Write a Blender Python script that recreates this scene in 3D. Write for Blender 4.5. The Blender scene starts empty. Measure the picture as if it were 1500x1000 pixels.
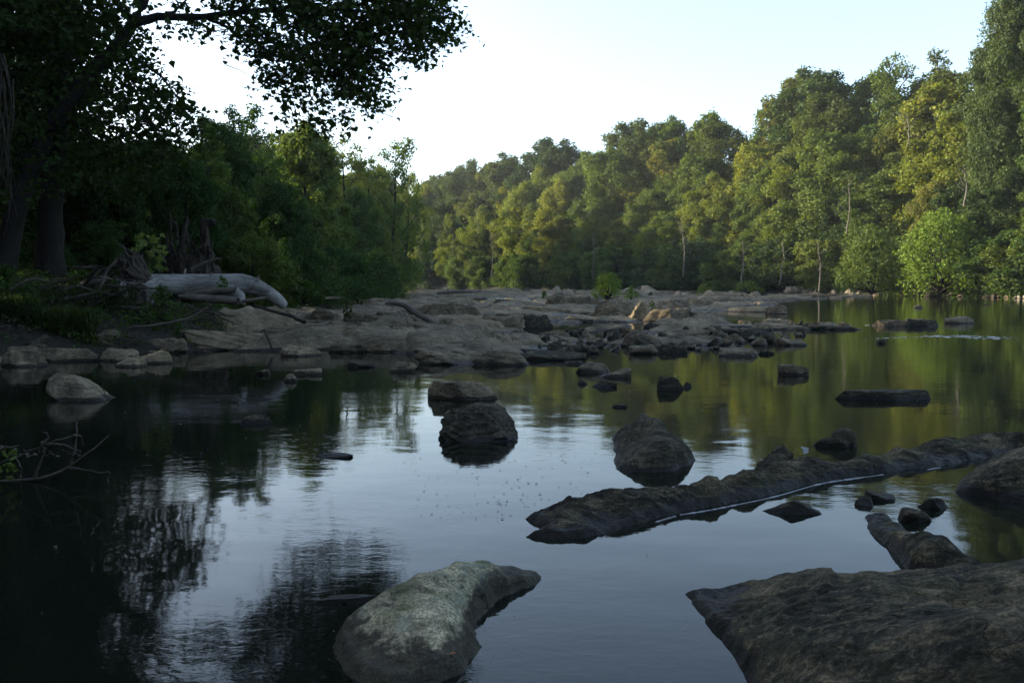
import bpy, bmesh, math, random
import numpy as np
from mathutils import Vector, Matrix, Euler

SC = bpy.context.scene
COL = SC.collection
RNG = np.random.default_rng(7)
random.seed(7)

# ------------------------------------------------------------------ camera
FPX, CAMH, HOR = 1250.0, 1.7, 412.0
PITCH = math.atan((500 - HOR) / FPX)
cp, sp = math.cos(PITCH), math.sin(PITCH)
cam_d = bpy.data.cameras.new('camera')
cam = bpy.data.objects.new('camera', cam_d)
COL.objects.link(cam)
cam_d.sensor_width = 36
cam_d.lens = 36 * FPX / 1500
cam_d.clip_end = 6000
cam_d.clip_start = 0.05
cam.location = (0, 0, CAMH)
cam.rotation_euler = (math.pi / 2 - PITCH, 0, 0)
SC.camera = cam

def ray(px, py):
    u, v = (px - 750) / FPX, (500 - py) / FPX
    return np.array([u, cp + v * sp, -sp + v * cp])
def onz(px, py, z=0.0):            # real-world point seen at this pixel, at height z
    d = ray(px, py)
    t = (z - CAMH) / d[2]
    return np.array([d[0] * t, d[1] * t, z])
def ony(px, py, Y):                # the same at distance Y
    d = ray(px, py)
    t = Y / d[1]
    return np.array([d[0] * t, Y, CAMH + d[2] * t])

# ------------------------------------------------------------------ numpy noise
_pr = np.random.default_rng(11)
_perm = np.tile(_pr.permutation(256), 3)
_g = _pr.normal(size=(256, 3)); _g /= np.linalg.norm(_g, axis=1)[:, None]
def perlin(P):
    P = np.asarray(P, float)
    i = np.floor(P).astype(int); f = P - i
    i &= 255
    w = f * f * f * (f * (f * 6 - 15) + 10)
    out = 0
    for dx in (0, 1):
        for dy in (0, 1):
            for dz in (0, 1):
                h = _perm[_perm[_perm[(i[:, 0] + dx) & 255] + ((i[:, 1] + dy) & 255)] + ((i[:, 2] + dz) & 255)]
                d = f - np.array([dx, dy, dz])
                g = (_g[h] * d).sum(1)
                wt = (w[:, 0] if dx else 1 - w[:, 0]) * (w[:, 1] if dy else 1 - w[:, 1]) * (w[:, 2] if dz else 1 - w[:, 2])
                out = out + g * wt
    return out * 1.5
def fbm(P, o=4, gain=.5):
    a, s, t = 1.0, 0, 0
    P = np.asarray(P, float)
    for k in range(o):
        s = s + a * perlin(P * 2 ** k + 17.3 * k); t += a; a *= gain
    return s / t * 1.4
def ridged(P, o=4):
    a, s, t = 1.0, 0, 0
    for k in range(o):
        s = s + a * (1 - 2 * np.abs(perlin(P * 2 ** k + 31.7 * k))); t += a; a *= .5
    return s / t
def sstep(a, b, x):
    t = np.clip((x - a) / (b - a), 0, 1)
    return t * t * (3 - 2 * t)

# ------------------------------------------------------------------ objects
def props(o, label=None, cat=None, group=None, kind=None):
    if label: o['label'] = label
    if cat: o['category'] = cat
    if group: o['group'] = group
    if kind: o['kind'] = kind
    return o
def link(name, me, m=None, parent=None, loc=None):
    o = bpy.data.objects.new(name, me)
    COL.objects.link(o)
    if m is not None and len(me.materials) == 0: me.materials.append(m)
    if parent is not None: o.parent = parent
    if loc is not None: o.location = loc
    return o
def empty(name, loc, label, cat, group=None):
    o = bpy.data.objects.new(name, None)
    o.empty_display_size = .2
    COL.objects.link(o); o.location = loc
    return props(o, label, cat, group)
def npmesh(name, V, F, smooth=True):
    """V (n,3); F (m,k) all faces with k corners"""
    V = np.asarray(V, np.float32); F = np.asarray(F, np.int32)
    me = bpy.data.meshes.new(name)
    me.vertices.add(len(V)); me.vertices.foreach_set('co', V.ravel())
    k = F.shape[1]
    me.loops.add(F.size); me.loops.foreach_set('vertex_index', F.ravel())
    me.polygons.add(len(F)); me.polygons.foreach_set('loop_start', np.arange(0, F.size, k, dtype=np.int32))
    me.polygons.foreach_set('loop_total', np.full(len(F), k, np.int32))
    me.polygons.foreach_set('use_smooth', np.full(len(F), smooth, bool))
    me.update(calc_edges=True)
    return me

# ------------------------------------------------------------------ materials
class NT:
    def __init__(s, name):
        s.m = bpy.data.materials.new(name); s.m.use_nodes = True
        s.t = s.m.node_tree; s.t.nodes.clear()
        s.out = s.t.nodes.new('ShaderNodeOutputMaterial')
    def n(s, typ, **kw):
        nd = s.t.nodes.new('ShaderNode' + typ)
        for k, v in kw.items():
            if k.startswith('i_'):
                nd.inputs[k[2:].replace('_', ' ')].default_value = v
            else: setattr(nd, k, v)
        return nd
    def l(s, a, b): s.t.links.new(a, b)
    def noise(s, vec, scale, detail=5, rough=.55, dist=0):
        nd = s.n('TexNoise'); nd.inputs['Scale'].default_value = scale
        nd.inputs['Detail'].default_value = detail; nd.inputs['Roughness'].default_value = rough
        nd.inputs['Distortion'].default_value = dist
        s.l(vec, nd.inputs['Vector']); return nd.outputs['Fac']
    def ramp(s, fac, stops):
        r = s.n('ValToRGB'); e = r.color_ramp.elements
        e[0].position, e[0].color = stops[0][0], (*stops[0][1], 1)
        e[1].position, e[1].color = stops[-1][0], (*stops[-1][1], 1)
        for p, c in stops[1:-1]:
            q = e.new(p); q.color = (*c, 1)
        s.l(fac, r.inputs['Fac']); return r.outputs['Color']
    def mix(s, fac, a, b, blend='MIX'):
        x = s.n('MixRGB', blend_type=blend)
        for inp, v in ((x.inputs['Fac'], fac), (x.inputs['Color1'], a), (x.inputs['Color2'], b)):
            if hasattr(v, 'links'): s.l(v, inp)
            elif isinstance(v, (int, float)): inp.default_value = v
            else: inp.default_value = (*v, 1)
        return x.outputs['Color']
    def math(s, op, a, b=0.0, clamp=False):
        x = s.n('Math', operation=op, use_clamp=clamp)
        for i, v in enumerate((a, b)):
            if hasattr(v, 'links'): s.l(v, x.inputs[i])
            else: x.inputs[i].default_value = v
        return x.outputs[0]
    def mapr(s, v, a, b, c=0.0, d=1.0):
        x = s.n('MapRange'); s.l(v, x.inputs['Value'])
        for k, q in zip(('From Min', 'From Max', 'To Min', 'To Max'), (a, b, c, d)): x.inputs[k].default_value = q
        return x.outputs['Result']

def g3(*a): return a if len(a) == 3 else (a[0],) * 3

def rock_mat(name, dark, mid, light, scale=1.0, wet=0.10, moss=0.0, lichen=0.0, streak=2.2, soft=0.0):
    dark, mid, light = [tuple(a * b for a, b in zip(c, (1.15, 1.04, .86))) for c in (dark, mid, light)]
    t = NT(name)
    geo = t.n('NewGeometry'); tc = t.n('TexCoord'); oi = t.n('ObjectInfo')
    off = t.n('VectorMath', operation='ADD'); mul = t.n('VectorMath', operation='SCALE')
    sep = t.n('CombineXYZ')
    for k in range(3): t.l(oi.outputs['Random'], sep.inputs[k])
    t.l(sep.outputs[0], mul.inputs[0]); mul.inputs['Scale'].default_value = 37.0
    t.l(geo.outputs['Position'], off.inputs[0]); t.l(mul.outputs[0], off.inputs[1])
    P = off.outputs[0]
    mp = t.n('Mapping'); mp.inputs['Rotation'].default_value = (.3, .25, .5); mp.inputs['Scale'].default_value = (1, streak, streak * 1.6)
    t.l(P, mp.inputs['Vector']); S = mp.outputs[0]
    a = t.noise(P, 1.6 * scale, 8, .62, .4)
    b = t.noise(S, 4.5 * scale, 9, .68, .6)
    c = t.noise(P, 38 * scale, 6, .7)
    col = t.ramp(a, [(.38 - .06 * soft, dark), (.5, mid), (.62 + .08 * soft, light)])
    col = t.mix(.55 - .25 * soft, col, t.ramp(b, [(.40, dark), (.51, mid), (.61, light)]))
    spk = t.ramp(c, [(.40, g3(.22)), (.5, g3(.95)), (.60, g3(2.2))])
    col = t.mix(.55 - .3 * soft, col, spk, 'MULTIPLY')
    # thin joints and fissures
    vo = t.n('TexVoronoi', feature='DISTANCE_TO_EDGE'); vo.inputs['Scale'].default_value = 1.3 * scale
    wv = t.n('VectorMath', operation='ADD'); nz = t.n('TexNoise'); nz.inputs['Scale'].default_value = 2.2 * scale; nz.inputs['Detail'].default_value = 5
    t.l(P, nz.inputs['Vector']); t.l(S, wv.inputs[0]); t.l(nz.outputs['Color'], wv.inputs[1]); t.l(wv.outputs[0], vo.inputs['Vector'])
    crack = t.mapr(vo.outputs['Distance'], 0.0, .022, 1, 0)
    crack = t.math('MULTIPLY', crack, t.mapr(t.noise(P, .9 * scale, 2), .48, .58), True)
    col = t.mix(t.math('MULTIPLY', crack, .75), col, tuple(x * .25 for x in dark))
    if lichen:
        lm = t.mapr(t.noise(P, 3.1 * scale, 7, .7, 1.0), .52, .6)
        col = t.mix(t.math('MULTIPLY', lm, lichen), col, (.20, .215, .165))
    if moss:
        mm = t.mapr(t.noise(P, 2.2 * scale, 6, .6), .5, .62)
        col = t.mix(t.math('MULTIPLY', mm, moss), col, (.085, .105, .035))
    # wet band just above the river level
    xyz = t.n('SeparateXYZ'); t.l(geo.outputs['Position'], xyz.inputs[0])
    wz = t.math('ADD', xyz.outputs['Z'], t.math('MULTIPLY', t.math('SUBTRACT', t.noise(P, 7 * scale, 5), .5), wet * 1.3))
    wf = t.mapr(wz, wet * .62, wet * .85, 1, 0)
    col = t.mix(wf, col, t.mix(1.0, col, g3(.14, .135, .12), 'MULTIPLY'))
    bs = t.n('BsdfPrincipled')
    t.l(col, bs.inputs['Base Color'])
    t.l(t.mapr(wf, 0, 1, .9, .5), bs.inputs['Roughness'])
    bs.inputs['Specular IOR Level'].default_value = .22
    h = t.math('ADD', t.math('MULTIPLY', b, .6), t.math('MULTIPLY', c, .16))
    h = t.math('ADD', h, t.math('MULTIPLY', t.noise(S, 14 * scale, 8, .7, .5), .35))
    h = t.math('SUBTRACT', h, t.math('MULTIPLY', crack, .5))
    bp = t.n('Bump'); bp.inputs['Strength'].default_value = 1.0; bp.inputs['Distance'].default_value = .06 / scale * (1 - .6 * soft)
    t.l(h, bp.inputs['Height']); t.l(bp.outputs[0], bs.inputs['Normal'])
    t.l(bs.outputs[0], t.out.inputs['Surface'])
    return t.m

def leaf_mat(name, cols, trans=.4, gloss=.012, objvar=.25):
    t = NT(name)
    geo = t.n('NewGeometry'); oi = t.n('ObjectInfo')
    col = t.ramp(geo.outputs['Random Per Island'], [(i / (len(cols) - 1), c) for i, c in enumerate(cols)])
    pn = t.noise(geo.outputs['Position'], .35, 3)
    col = t.mix(t.mapr(pn, .35, .65, 0, .6), col, t.mix(1.0, col, (1.12, 1.08, .85), 'MULTIPLY'))
    hv = t.n('HueSaturation')
    t.l(t.mapr(oi.outputs['Random'], 0, 1, .5 - .03 * objvar * 4, .5 + .02 * objvar * 4), hv.inputs['Hue'])
    t.l(t.mapr(oi.outputs['Random'], 0, 1, 1 + objvar, 1 - objvar), hv.inputs['Value'])
    t.l(col, hv.inputs['Color']); col = hv.outputs[0]
    d = t.n('BsdfDiffuse'); tr = t.n('BsdfTranslucent'); gl = t.n('BsdfGlossy'); gl.inputs['Roughness'].default_value = .6
    t.l(col, d.inputs[0]); t.l(t.mix(1.0, col, (1.5, 1.4, .6), 'MULTIPLY'), tr.inputs[0])
    m1 = t.n('MixShader'); m1.inputs[0].default_value = trans
    t.l(d.outputs[0], m1.inputs[1]); t.l(tr.outputs[0], m1.inputs[2])
    m2 = t.n('MixShader'); m2.inputs[0].default_value = gloss
    t.l(m1.outputs[0], m2.inputs[1]); t.l(gl.outputs[0], m2.inputs[2])
    t.l(m2.outputs[0], t.out.inputs['Surface'])
    return t.m

def wood_mat(name, dark, light, scale=1.0, rough=.85, mp_=(6, 6, 1.6)):
    t = NT(name)
    tc = t.n('TexCoord'); P = tc.outputs['Object']
    mp = t.n('Mapping'); mp.inputs['Scale'].default_value = tuple(q * scale for q in mp_); t.l(P, mp.inputs['Vector'])
    a = t.noise(mp.outputs[0], 3, 8, .7, .8); b = t.noise(P, 1.3 * scale, 5)
    col = t.ramp(t.math('ADD', t.math('MULTIPLY', a, .6), t.math('MULTIPLY', b, .4)), [(.36, dark), (.62, light)])
    bs = t.n('BsdfPrincipled'); t.l(col, bs.inputs['Base Color']); bs.inputs['Roughness'].default_value = rough
    bs.inputs['Specular IOR Level'].default_value = .2
    bp = t.n('Bump'); bp.inputs['Strength'].default_value = .8; bp.inputs['Distance'].default_value = .03
    t.l(a, bp.inputs['Height']); t.l(bp.outputs[0], bs.inputs['Normal'])
    t.l(bs.outputs[0], t.out.inputs['Surface'])
    return t.m

M = {}
M['rock'] = rock_mat('shelf_rock', (.017, .0155, .012), (.092, .082, .063), (.215, .192, .150), .8, .07, soft=.7)
M['rock_tan'] = rock_mat('tan_shelf_rock', (.040, .035, .026), (.155, .135, .10), (.27, .24, .19), .8, .06, soft=1)
M['rock_dark'] = rock_mat('dark_rock', (.006, .0062, .005), (.028, .0275, .022), (.09, .085, .067), 1.6, .06)
M['rock_near'] = rock_mat('near_slab_rock', (.006, .0068, .0052), (.026, .0265, .0195), (.125, .112, .080), 1.5, .085, moss=.12)
M['rock_lichen'] = rock_mat('lichen_slab_rock', (.05, .05, .042), (.23, .23, .18), (.38, .36, .28), 1.7, .155, moss=.4, lichen=.7, streak=1.4)
M['rock_far'] = rock_mat('far_shore_rock', (.06, .055, .05), (.15, .135, .118), (.26, .24, .21), .5, .08, soft=1)

t = NT('forest_floor'); geo = t.n('NewGeometry')
a = t.noise(geo.outputs['Position'], .9, 8, .7); b = t.noise(geo.outputs['Position'], 9, 8, .7)
col = t.mix(.5, t.ramp(a, [(.35, (.006, .007, .003)), (.65, (.026, .020, .010))]), t.ramp(b, [(.3, (.005, .007, .003)), (.7, (.034, .029, .018))]))
bs = t.n('BsdfPrincipled'); t.l(col, bs.inputs['Base Color']); bs.inputs['Roughness'].default_value = .95
bp = t.n('Bump'); bp.inputs['Distance'].default_value = .12; t.l(b, bp.inputs['Height']); t.l(bp.outputs[0], bs.inputs['Normal'])
t.l(bs.outputs[0], t.out.inputs['Surface']); M['ground'] = t.m

def water_mat(name, rough, amp):
    t = NT(name); geo = t.n('NewGeometry'); P = geo.outputs['Position']
    mp = t.n('Mapping'); mp.inputs['Scale'].default_value = (1, 2.0, 1); t.l(P, mp.inputs['Vector']); A = mp.outputs[0]
    mp2 = t.n('Mapping'); mp2.inputs['Rotation'].default_value = (0, 0, .35); mp2.inputs['Scale'].default_value = (1, 1.5, 1); t.l(P, mp2.inputs['Vector']); B = mp2.outputs[0]
    calm = t.mapr(t.noise(P, .33, 3, .5, .6), .40, .62, .13, 1)
    fine = t.math('MULTIPLY', t.noise(A, 7.5, 3, .55, .5), .00125)
    fine2 = t.math('MULTIPLY', t.noise(B, 17, 2, .5), .00035)
    rip = t.math('MULTIPLY', t.math('ADD', fine, fine2), calm)
    swell = t.math('MULTIPLY', t.noise(B, 1.1, 2, .5), .0045)
    h = t.math('MULTIPLY', t.math('ADD', rip, swell), amp)
    bs = t.n('BsdfPrincipled')
    bs.inputs['Base Color'].default_value = (.0055, .0075, .005, 1)
    bs.inputs['Roughness'].default_value = rough
    bs.inputs['IOR'].default_value = 1.333
    bp = t.n('Bump'); bp.inputs['Strength'].default_value = 1; bp.inputs['Distance'].default_value = 1.0
    t.l(h, bp.inputs['Height']); t.l(bp.outputs[0], bs.inputs['Normal'])
    t.l(bs.outputs[0], t.out.inputs['Surface'])
    return t.m
M['water'] = water_mat('river_water', .035, 1.0)

M['rapids'] = None
t = NT('broken_water'); geo = t.n('NewGeometry')
fo = t.mapr(t.noise(geo.outputs['Position'], 2.6, 6, .75), .5, .62)
bs = t.n('BsdfPrincipled'); t.l(t.mix(fo, (.01, .014, .012), (.45, .47, .48)), bs.inputs['Base Color'])
bs.inputs['IOR'].default_value = 1.333; t.l(t.mapr(fo, 0, 1, .05, .6), bs.inputs['Roughness'])
t.l(bs.outputs[0], t.out.inputs['Surface']); M['rapids'] = t.m

def flat_mat(name, c, rough=.8):
    t = NT(name); geo = t.n('NewGeometry')
    n = t.noise(geo.outputs['Position'], 30, 4)
    col = t.mix(1.0, c, t.ramp(n, [(.3, g3(.7)), (.7, g3(1.15))]), 'MULTIPLY')
    bs = t.n('BsdfPrincipled'); t.l(col, bs.inputs['Base Color']); bs.inputs['Roughness'].default_value = rough
    t.l(bs.outputs[0], t.out.inputs['Surface']); return t.m
M['foam'] = flat_mat('foam', (.25, .26, .27))
M['speck'] = flat_mat('dark_speck', (.01, .01, .008))
M['pale_leaf'] = flat_mat('pale_leaf', (.5, .52, .55), .5)
M['brown_leaf'] = flat_mat('brown_leaf', (.22, .08, .03))

M['log'] = wood_mat('bleached_wood', (.035, .03, .024), (.27, .255, .23), 1.1, mp_=(.7, 5, 5))
M['drift'] = wood_mat('driftwood', (.03, .026, .02), (.13, .11, .088), 2)
M['drift_dark'] = wood_mat('dark_driftwood', (.013, .0105, .008), (.062, .049, .037), 2)
M['bark'] = wood_mat('bark', (.005, .0042, .0034), (.020, .017, .013), 1)
M['bark_pale'] = wood_mat('pale_bark', (.05, .045, .037), (.17, .15, .125), .5)

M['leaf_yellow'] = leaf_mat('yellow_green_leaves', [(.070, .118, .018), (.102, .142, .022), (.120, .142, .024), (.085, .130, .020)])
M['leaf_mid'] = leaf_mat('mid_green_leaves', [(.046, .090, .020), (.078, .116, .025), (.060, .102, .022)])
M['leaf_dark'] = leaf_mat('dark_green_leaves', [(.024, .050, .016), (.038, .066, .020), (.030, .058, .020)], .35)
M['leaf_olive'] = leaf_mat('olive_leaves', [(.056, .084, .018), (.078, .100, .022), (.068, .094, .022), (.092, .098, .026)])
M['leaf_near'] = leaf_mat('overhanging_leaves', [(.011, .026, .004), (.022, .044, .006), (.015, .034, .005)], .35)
M['leaf_bright'] = leaf_mat('bright_green_leaves', [(.050, .115, .014), (.075, .14, .020), (.062, .125, .017)], .35)
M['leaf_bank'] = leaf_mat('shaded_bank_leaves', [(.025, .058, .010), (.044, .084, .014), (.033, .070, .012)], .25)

# ------------------------------------------------------------------ world and sun
SUN_AZ, SUN_EL = math.radians(72), math.radians(12.5)      # to the left of the view
w = bpy.data.worlds.new('World'); SC.world = w; w.use_nodes = True
wt = w.node_tree; bg = wt.nodes['Background']
sky = wt.nodes.new('ShaderNodeTexSky'); sky.sky_type = 'NISHITA'; sky.sun_disc = False
sky.sun_elevation = SUN_EL; sky.sun_rotation = -SUN_AZ
sky.air_density = 1.0; sky.dust_density = 2.2; sky.ozone_density = 1.6
hs = wt.nodes.new('ShaderNodeHueSaturation'); hs.inputs['Saturation'].default_value = .78
tn = wt.nodes.new('ShaderNodeMixRGB'); tn.blend_type = 'MULTIPLY'; tn.inputs[0].default_value = 1; tn.inputs[2].default_value = (.94, 1.0, 1.07, 1)
wt.links.new(sky.outputs[0], hs.inputs['Color']); wt.links.new(hs.outputs[0], tn.inputs[1]); wt.links.new(tn.outputs[0], bg.inputs['Color'])
bg.inputs['Strength'].default_value = .15
SC.view_settings.view_transform = 'Standard'; SC.view_settings.look = 'None'; SC.view_settings.gamma = 1
SC.view_settings.exposure = 1.85
sd = bpy.data.lights.new('sun', 'SUN'); sd.energy = 4.4; sd.angle = math.radians(.5); sd.color = (1, .84, .60)
so = bpy.data.objects.new('sun', sd); COL.objects.link(so)
to_sun = Vector((-math.sin(SUN_AZ) * math.cos(SUN_EL), math.cos(SUN_AZ) * math.cos(SUN_EL), math.sin(SUN_EL)))
so.rotation_euler = to_sun.to_track_quat('Z', 'Y').to_euler(); so.location = (0, 0, 60)

# ------------------------------------------------------------------ terrain
RS = np.array([(95, -300), (90, -60), (75, 0), (66, 30), (60, 60), (52, 85), (49, 112), (36, 128), (18.6, 155), (1.5, 185), (-19, 215), (-45, 250), (-90, 300), (-200, 345), (-900, 500)], float)
LS = np.array([(-60, -300), (-30, -30), (-16, 0), (-12.5, 14), (-11.2, 18.3), (-7.7, 20.6), (-8.5, 27), (-11, 40), (-14, 60), (-16.8, 100), (-20, 150), (-30, 195), (-62, 250), (-160, 300), (-900, 440)], float)
def sdist(P, L):                     # + on the right of the polyline, - on the left
    best = np.full(len(P), 1e9); sg = np.ones(len(P))
    for a, b in zip(L[:-1], L[1:]):
        ab = b - a; ap = P - a
        t = np.clip((ap @ ab) / (ab @ ab), 0, 1)
        d = np.linalg.norm(ap - t[:, None] * ab, axis=1)
        c = ab[0] * ap[:, 1] - ab[1] * ap[:, 0]
        m = d < best - 1e-9
        best[m] = d[m]; sg[m] = np.where(c[m] > 0, -1, 1)
    return best * sg
def ground_h(x, y):
    P = np.stack([np.ravel(x), np.ravel(y)], 1).astype(float)
    dR, dL = sdist(P, RS), -sdist(P, LS)
    def bank(d, rise, slope, top, q):
        up = rise * (1 - np.exp(-np.maximum(d, 0) / q)) + top * (1 - np.exp(-np.maximum(d - 2, 0) * slope / top))
        return np.where(d > 0, up, np.maximum(d * .4, -1.3))
    dS = np.minimum(-(P[:, 1] + 9), 45 - P[:, 0])
    z = np.maximum(np.maximum(bank(dR, .7, .42, 13, 2.5), bank(dL, 1.15, .22, 11, 1.4)), bank(dS, 1.0, .3, 10, 2))
    P3 = np.c_[P * .12, np.zeros(len(P))]
    return z + .35 * fbm(P3, 4) * sstep(0, 6, np.maximum(dR, dL)) + .12 * fbm(P3 * 8, 3) * sstep(-.5, 2, np.maximum(dR, dL))
gx = np.unique(np.r_[np.linspace(-900, -300, 5), np.arange(-300, 300, 6), np.arange(-60, 70, 2), np.arange(-22, 0, .4), np.linspace(300, 900, 5)])
gy = np.unique(np.r_[np.linspace(-500, -100, 5), np.arange(-100, 400, 6), np.arange(0, 240, 2), np.arange(12, 44, .4), np.linspace(400, 1000, 5)])
def grid_faces(nx, ny):
    i = np.arange(nx * ny).reshape(ny, nx)
    return np.stack([i[:-1, :-1], i[:-1, 1:], i[1:, 1:], i[1:, :-1]], -1).reshape(-1, 4)
X, Y = np.meshgrid(gx, gy)
Z = ground_h(X, Y).reshape(X.shape)
props(link('ground', npmesh('ground', np.c_[X.ravel(), Y.ravel(), Z.ravel()], grid_faces(len(gx), len(gy))), M['ground']), kind='structure')
wx = np.linspace(-890, 890, 10); wy = np.linspace(-490, 990, 10); WX, WY = np.meshgrid(wx, wy)
props(link('water', npmesh('water', np.c_[WX.ravel(), WY.ravel(), 0 * WX.ravel()], grid_faces(10, 10)), M['water']), kind='structure')
def gz(x, y): return float(ground_h(np.array([x]), np.array([y]))[0])

# ------------------------------------------------------------------ rocks
def poly_sd(P, poly):                # negative inside
    poly = np.asarray(poly); n = len(poly)
    d = np.full(len(P), 1e9); ins = np.zeros(len(P), bool)
    for k in range(n):
        a, b = poly[k], poly[(k + 1) % n]
        ab = b - a; ap = P - a
        t = np.clip((ap @ ab) / max(ab @ ab, 1e-12), 0, 1)
        d = np.minimum(d, np.linalg.norm(ap - t[:, None] * ab, axis=1))
        c = ((a[1] > P[:, 1]) != (b[1] > P[:, 1])) & (P[:, 0] < (b[0] - a[0]) * (P[:, 1] - a[1]) / (b[1] - a[1] + 1e-12) + a[0])
        ins ^= c
    return np.where(ins, -d, d)

def sheet_rock(name, label, cat, m, edge, inner, res=.012, amp=.012, freq=4.0, group=None, seed=0, ez=.05, saw=(.018, .17), ledge=0.0, slope=1.3, kind=None):
    """edge: waterline points in order (px,py) or (px,py,z,dy) = point under the crest seen at px,py,z, dy further back.
       inner: crest and surface points (px,py,z)"""
    E = []; C = []
    for e in edge:
        if len(e) == 2: E.append(onz(*e, 0.0))
        else:
            p = onz(e[0], e[1], e[2]); C.append(p.copy()); p[1] += e[3]; p[2] = 0; E.append(p)
    for c in inner: C.append(onz(*c))
    E = np.array(E); C = np.array(C)
    # denser edge
    Ed = np.concatenate([np.linspace(E[k], E[(k + 1) % len(E)], 3, endpoint=False) for k in range(len(E))])
    Ed[:, 2] = ez; K = np.concatenate([Ed, C]); mn, mx = K[:, :2].min(0) - .25, K[:, :2].max(0) + .25
    s = (mx - mn).max(); Q = (K[:, :2] - mn) / s
    def U(r2): return np.where(r2 > 1e-12, r2 * np.log(np.maximum(r2, 1e-12)), 0)
    n = len(K); r2 = ((Q[:, None] - Q[None]) ** 2).sum(-1)
    A = np.zeros((n + 3, n + 3)); A[:n, :n] = U(r2) + np.eye(n) * 2e-4
    A[:n, n] = 1; A[:n, n + 1:] = Q; A[n, :n] = 1; A[n + 1:, :n] = Q.T
    wgt = np.linalg.solve(A, np.r_[K[:, 2], 0, 0, 0])
    nx, ny = int((mx[0] - mn[0]) / res) + 1, int((mx[1] - mn[1]) / res) + 1
    x = np.linspace(mn[0], mx[0], nx); y = np.linspace(mn[1], mx[1], ny); XX, YY = np.meshgrid(x, y)
    P = np.c_[XX.ravel(), YY.ravel()]; q = (P - mn) / s
    z = np.zeros(len(P))
    for st in range(0, len(P), 20000):
        qq = q[st:st + 20000]; r2 = ((qq[:, None] - Q[None]) ** 2).sum(-1)
        z[st:st + 20000] = U(r2) @ wgt[:n] + wgt[n] + qq @ wgt[n + 1:]
    P3 = np.c_[P, z] + seed * 3.17
    sdv = poly_sd(P, E[:, :2]) + .035 * fbm(P3 * 5, 4) * min(1, s)
    inside = sstep(0, .10 * min(1, s * .6), -sdv)
    rot = P3 @ np.array([[.8, .5, .2], [-.6, .8, .3], [.1, -.2, 1]])
    nse = amp * .9 * fbm(rot * np.array([freq * .5, freq * 1.2, freq]), 3) + amp * .45 * fbm(rot * np.array([freq * 2, freq * 5, freq * 3]), 5) + amp * .45 * (ridged(rot * np.array([freq * .8, freq * 2.6, freq * 1.5]), 5) - .4)
    zz = np.maximum(z, .015) + nse * inside * 1.2
    u1 = (P[:, 0] * .45 + P[:, 1] * .9) / saw[1] + .9 * fbm(P3 * 1.7, 4) + seed; u2 = (P[:, 0] * .95 - P[:, 1] * .35) / (saw[1] * 2.1) + .8 * fbm(P3 * 1.3 + 5, 4)
    g1_ = sstep(-.15, .25, fbm(P3 * 1.1 + 3, 3)); f1, f2 = u1 - np.floor(u1), u2 - np.floor(u2)
    zz = zz + inside * (saw[0] * (f1 - .6 - sstep(.86, 1, f1) * f1) * g1_ + saw[0] * .8 * (f2 - .6 - sstep(.9, 1, f2) * f2)) + inside * amp * .30 * ridged(P3 * 13, 3)
    if ledge:
        lv = (zz + .25 * P[:, 0] * 0 + .03 * fbm(P3 * 3, 3)) / ledge
        zz = zz * .55 + .45 * ledge * (np.floor(lv) + sstep(.25, .75, lv - np.floor(lv)))
    zz = np.where(sdv < 0, zz * sstep(0, .06 * min(1, s), -sdv) ** .6, -sdv * slope)
    i = grid_faces(nx, ny); keep = (zz[i] > -.1).any(1); F = i[keep]
    u, inv = np.unique(F, return_inverse=True)
    V = np.c_[P, zz][u]; F = inv.reshape(-1, 4)
    c = V.mean(0); c[2] = 0
    o = link(name, npmesh(name, V - c, F), m, loc=c)
    return props(o, label, cat, group, kind)

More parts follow.
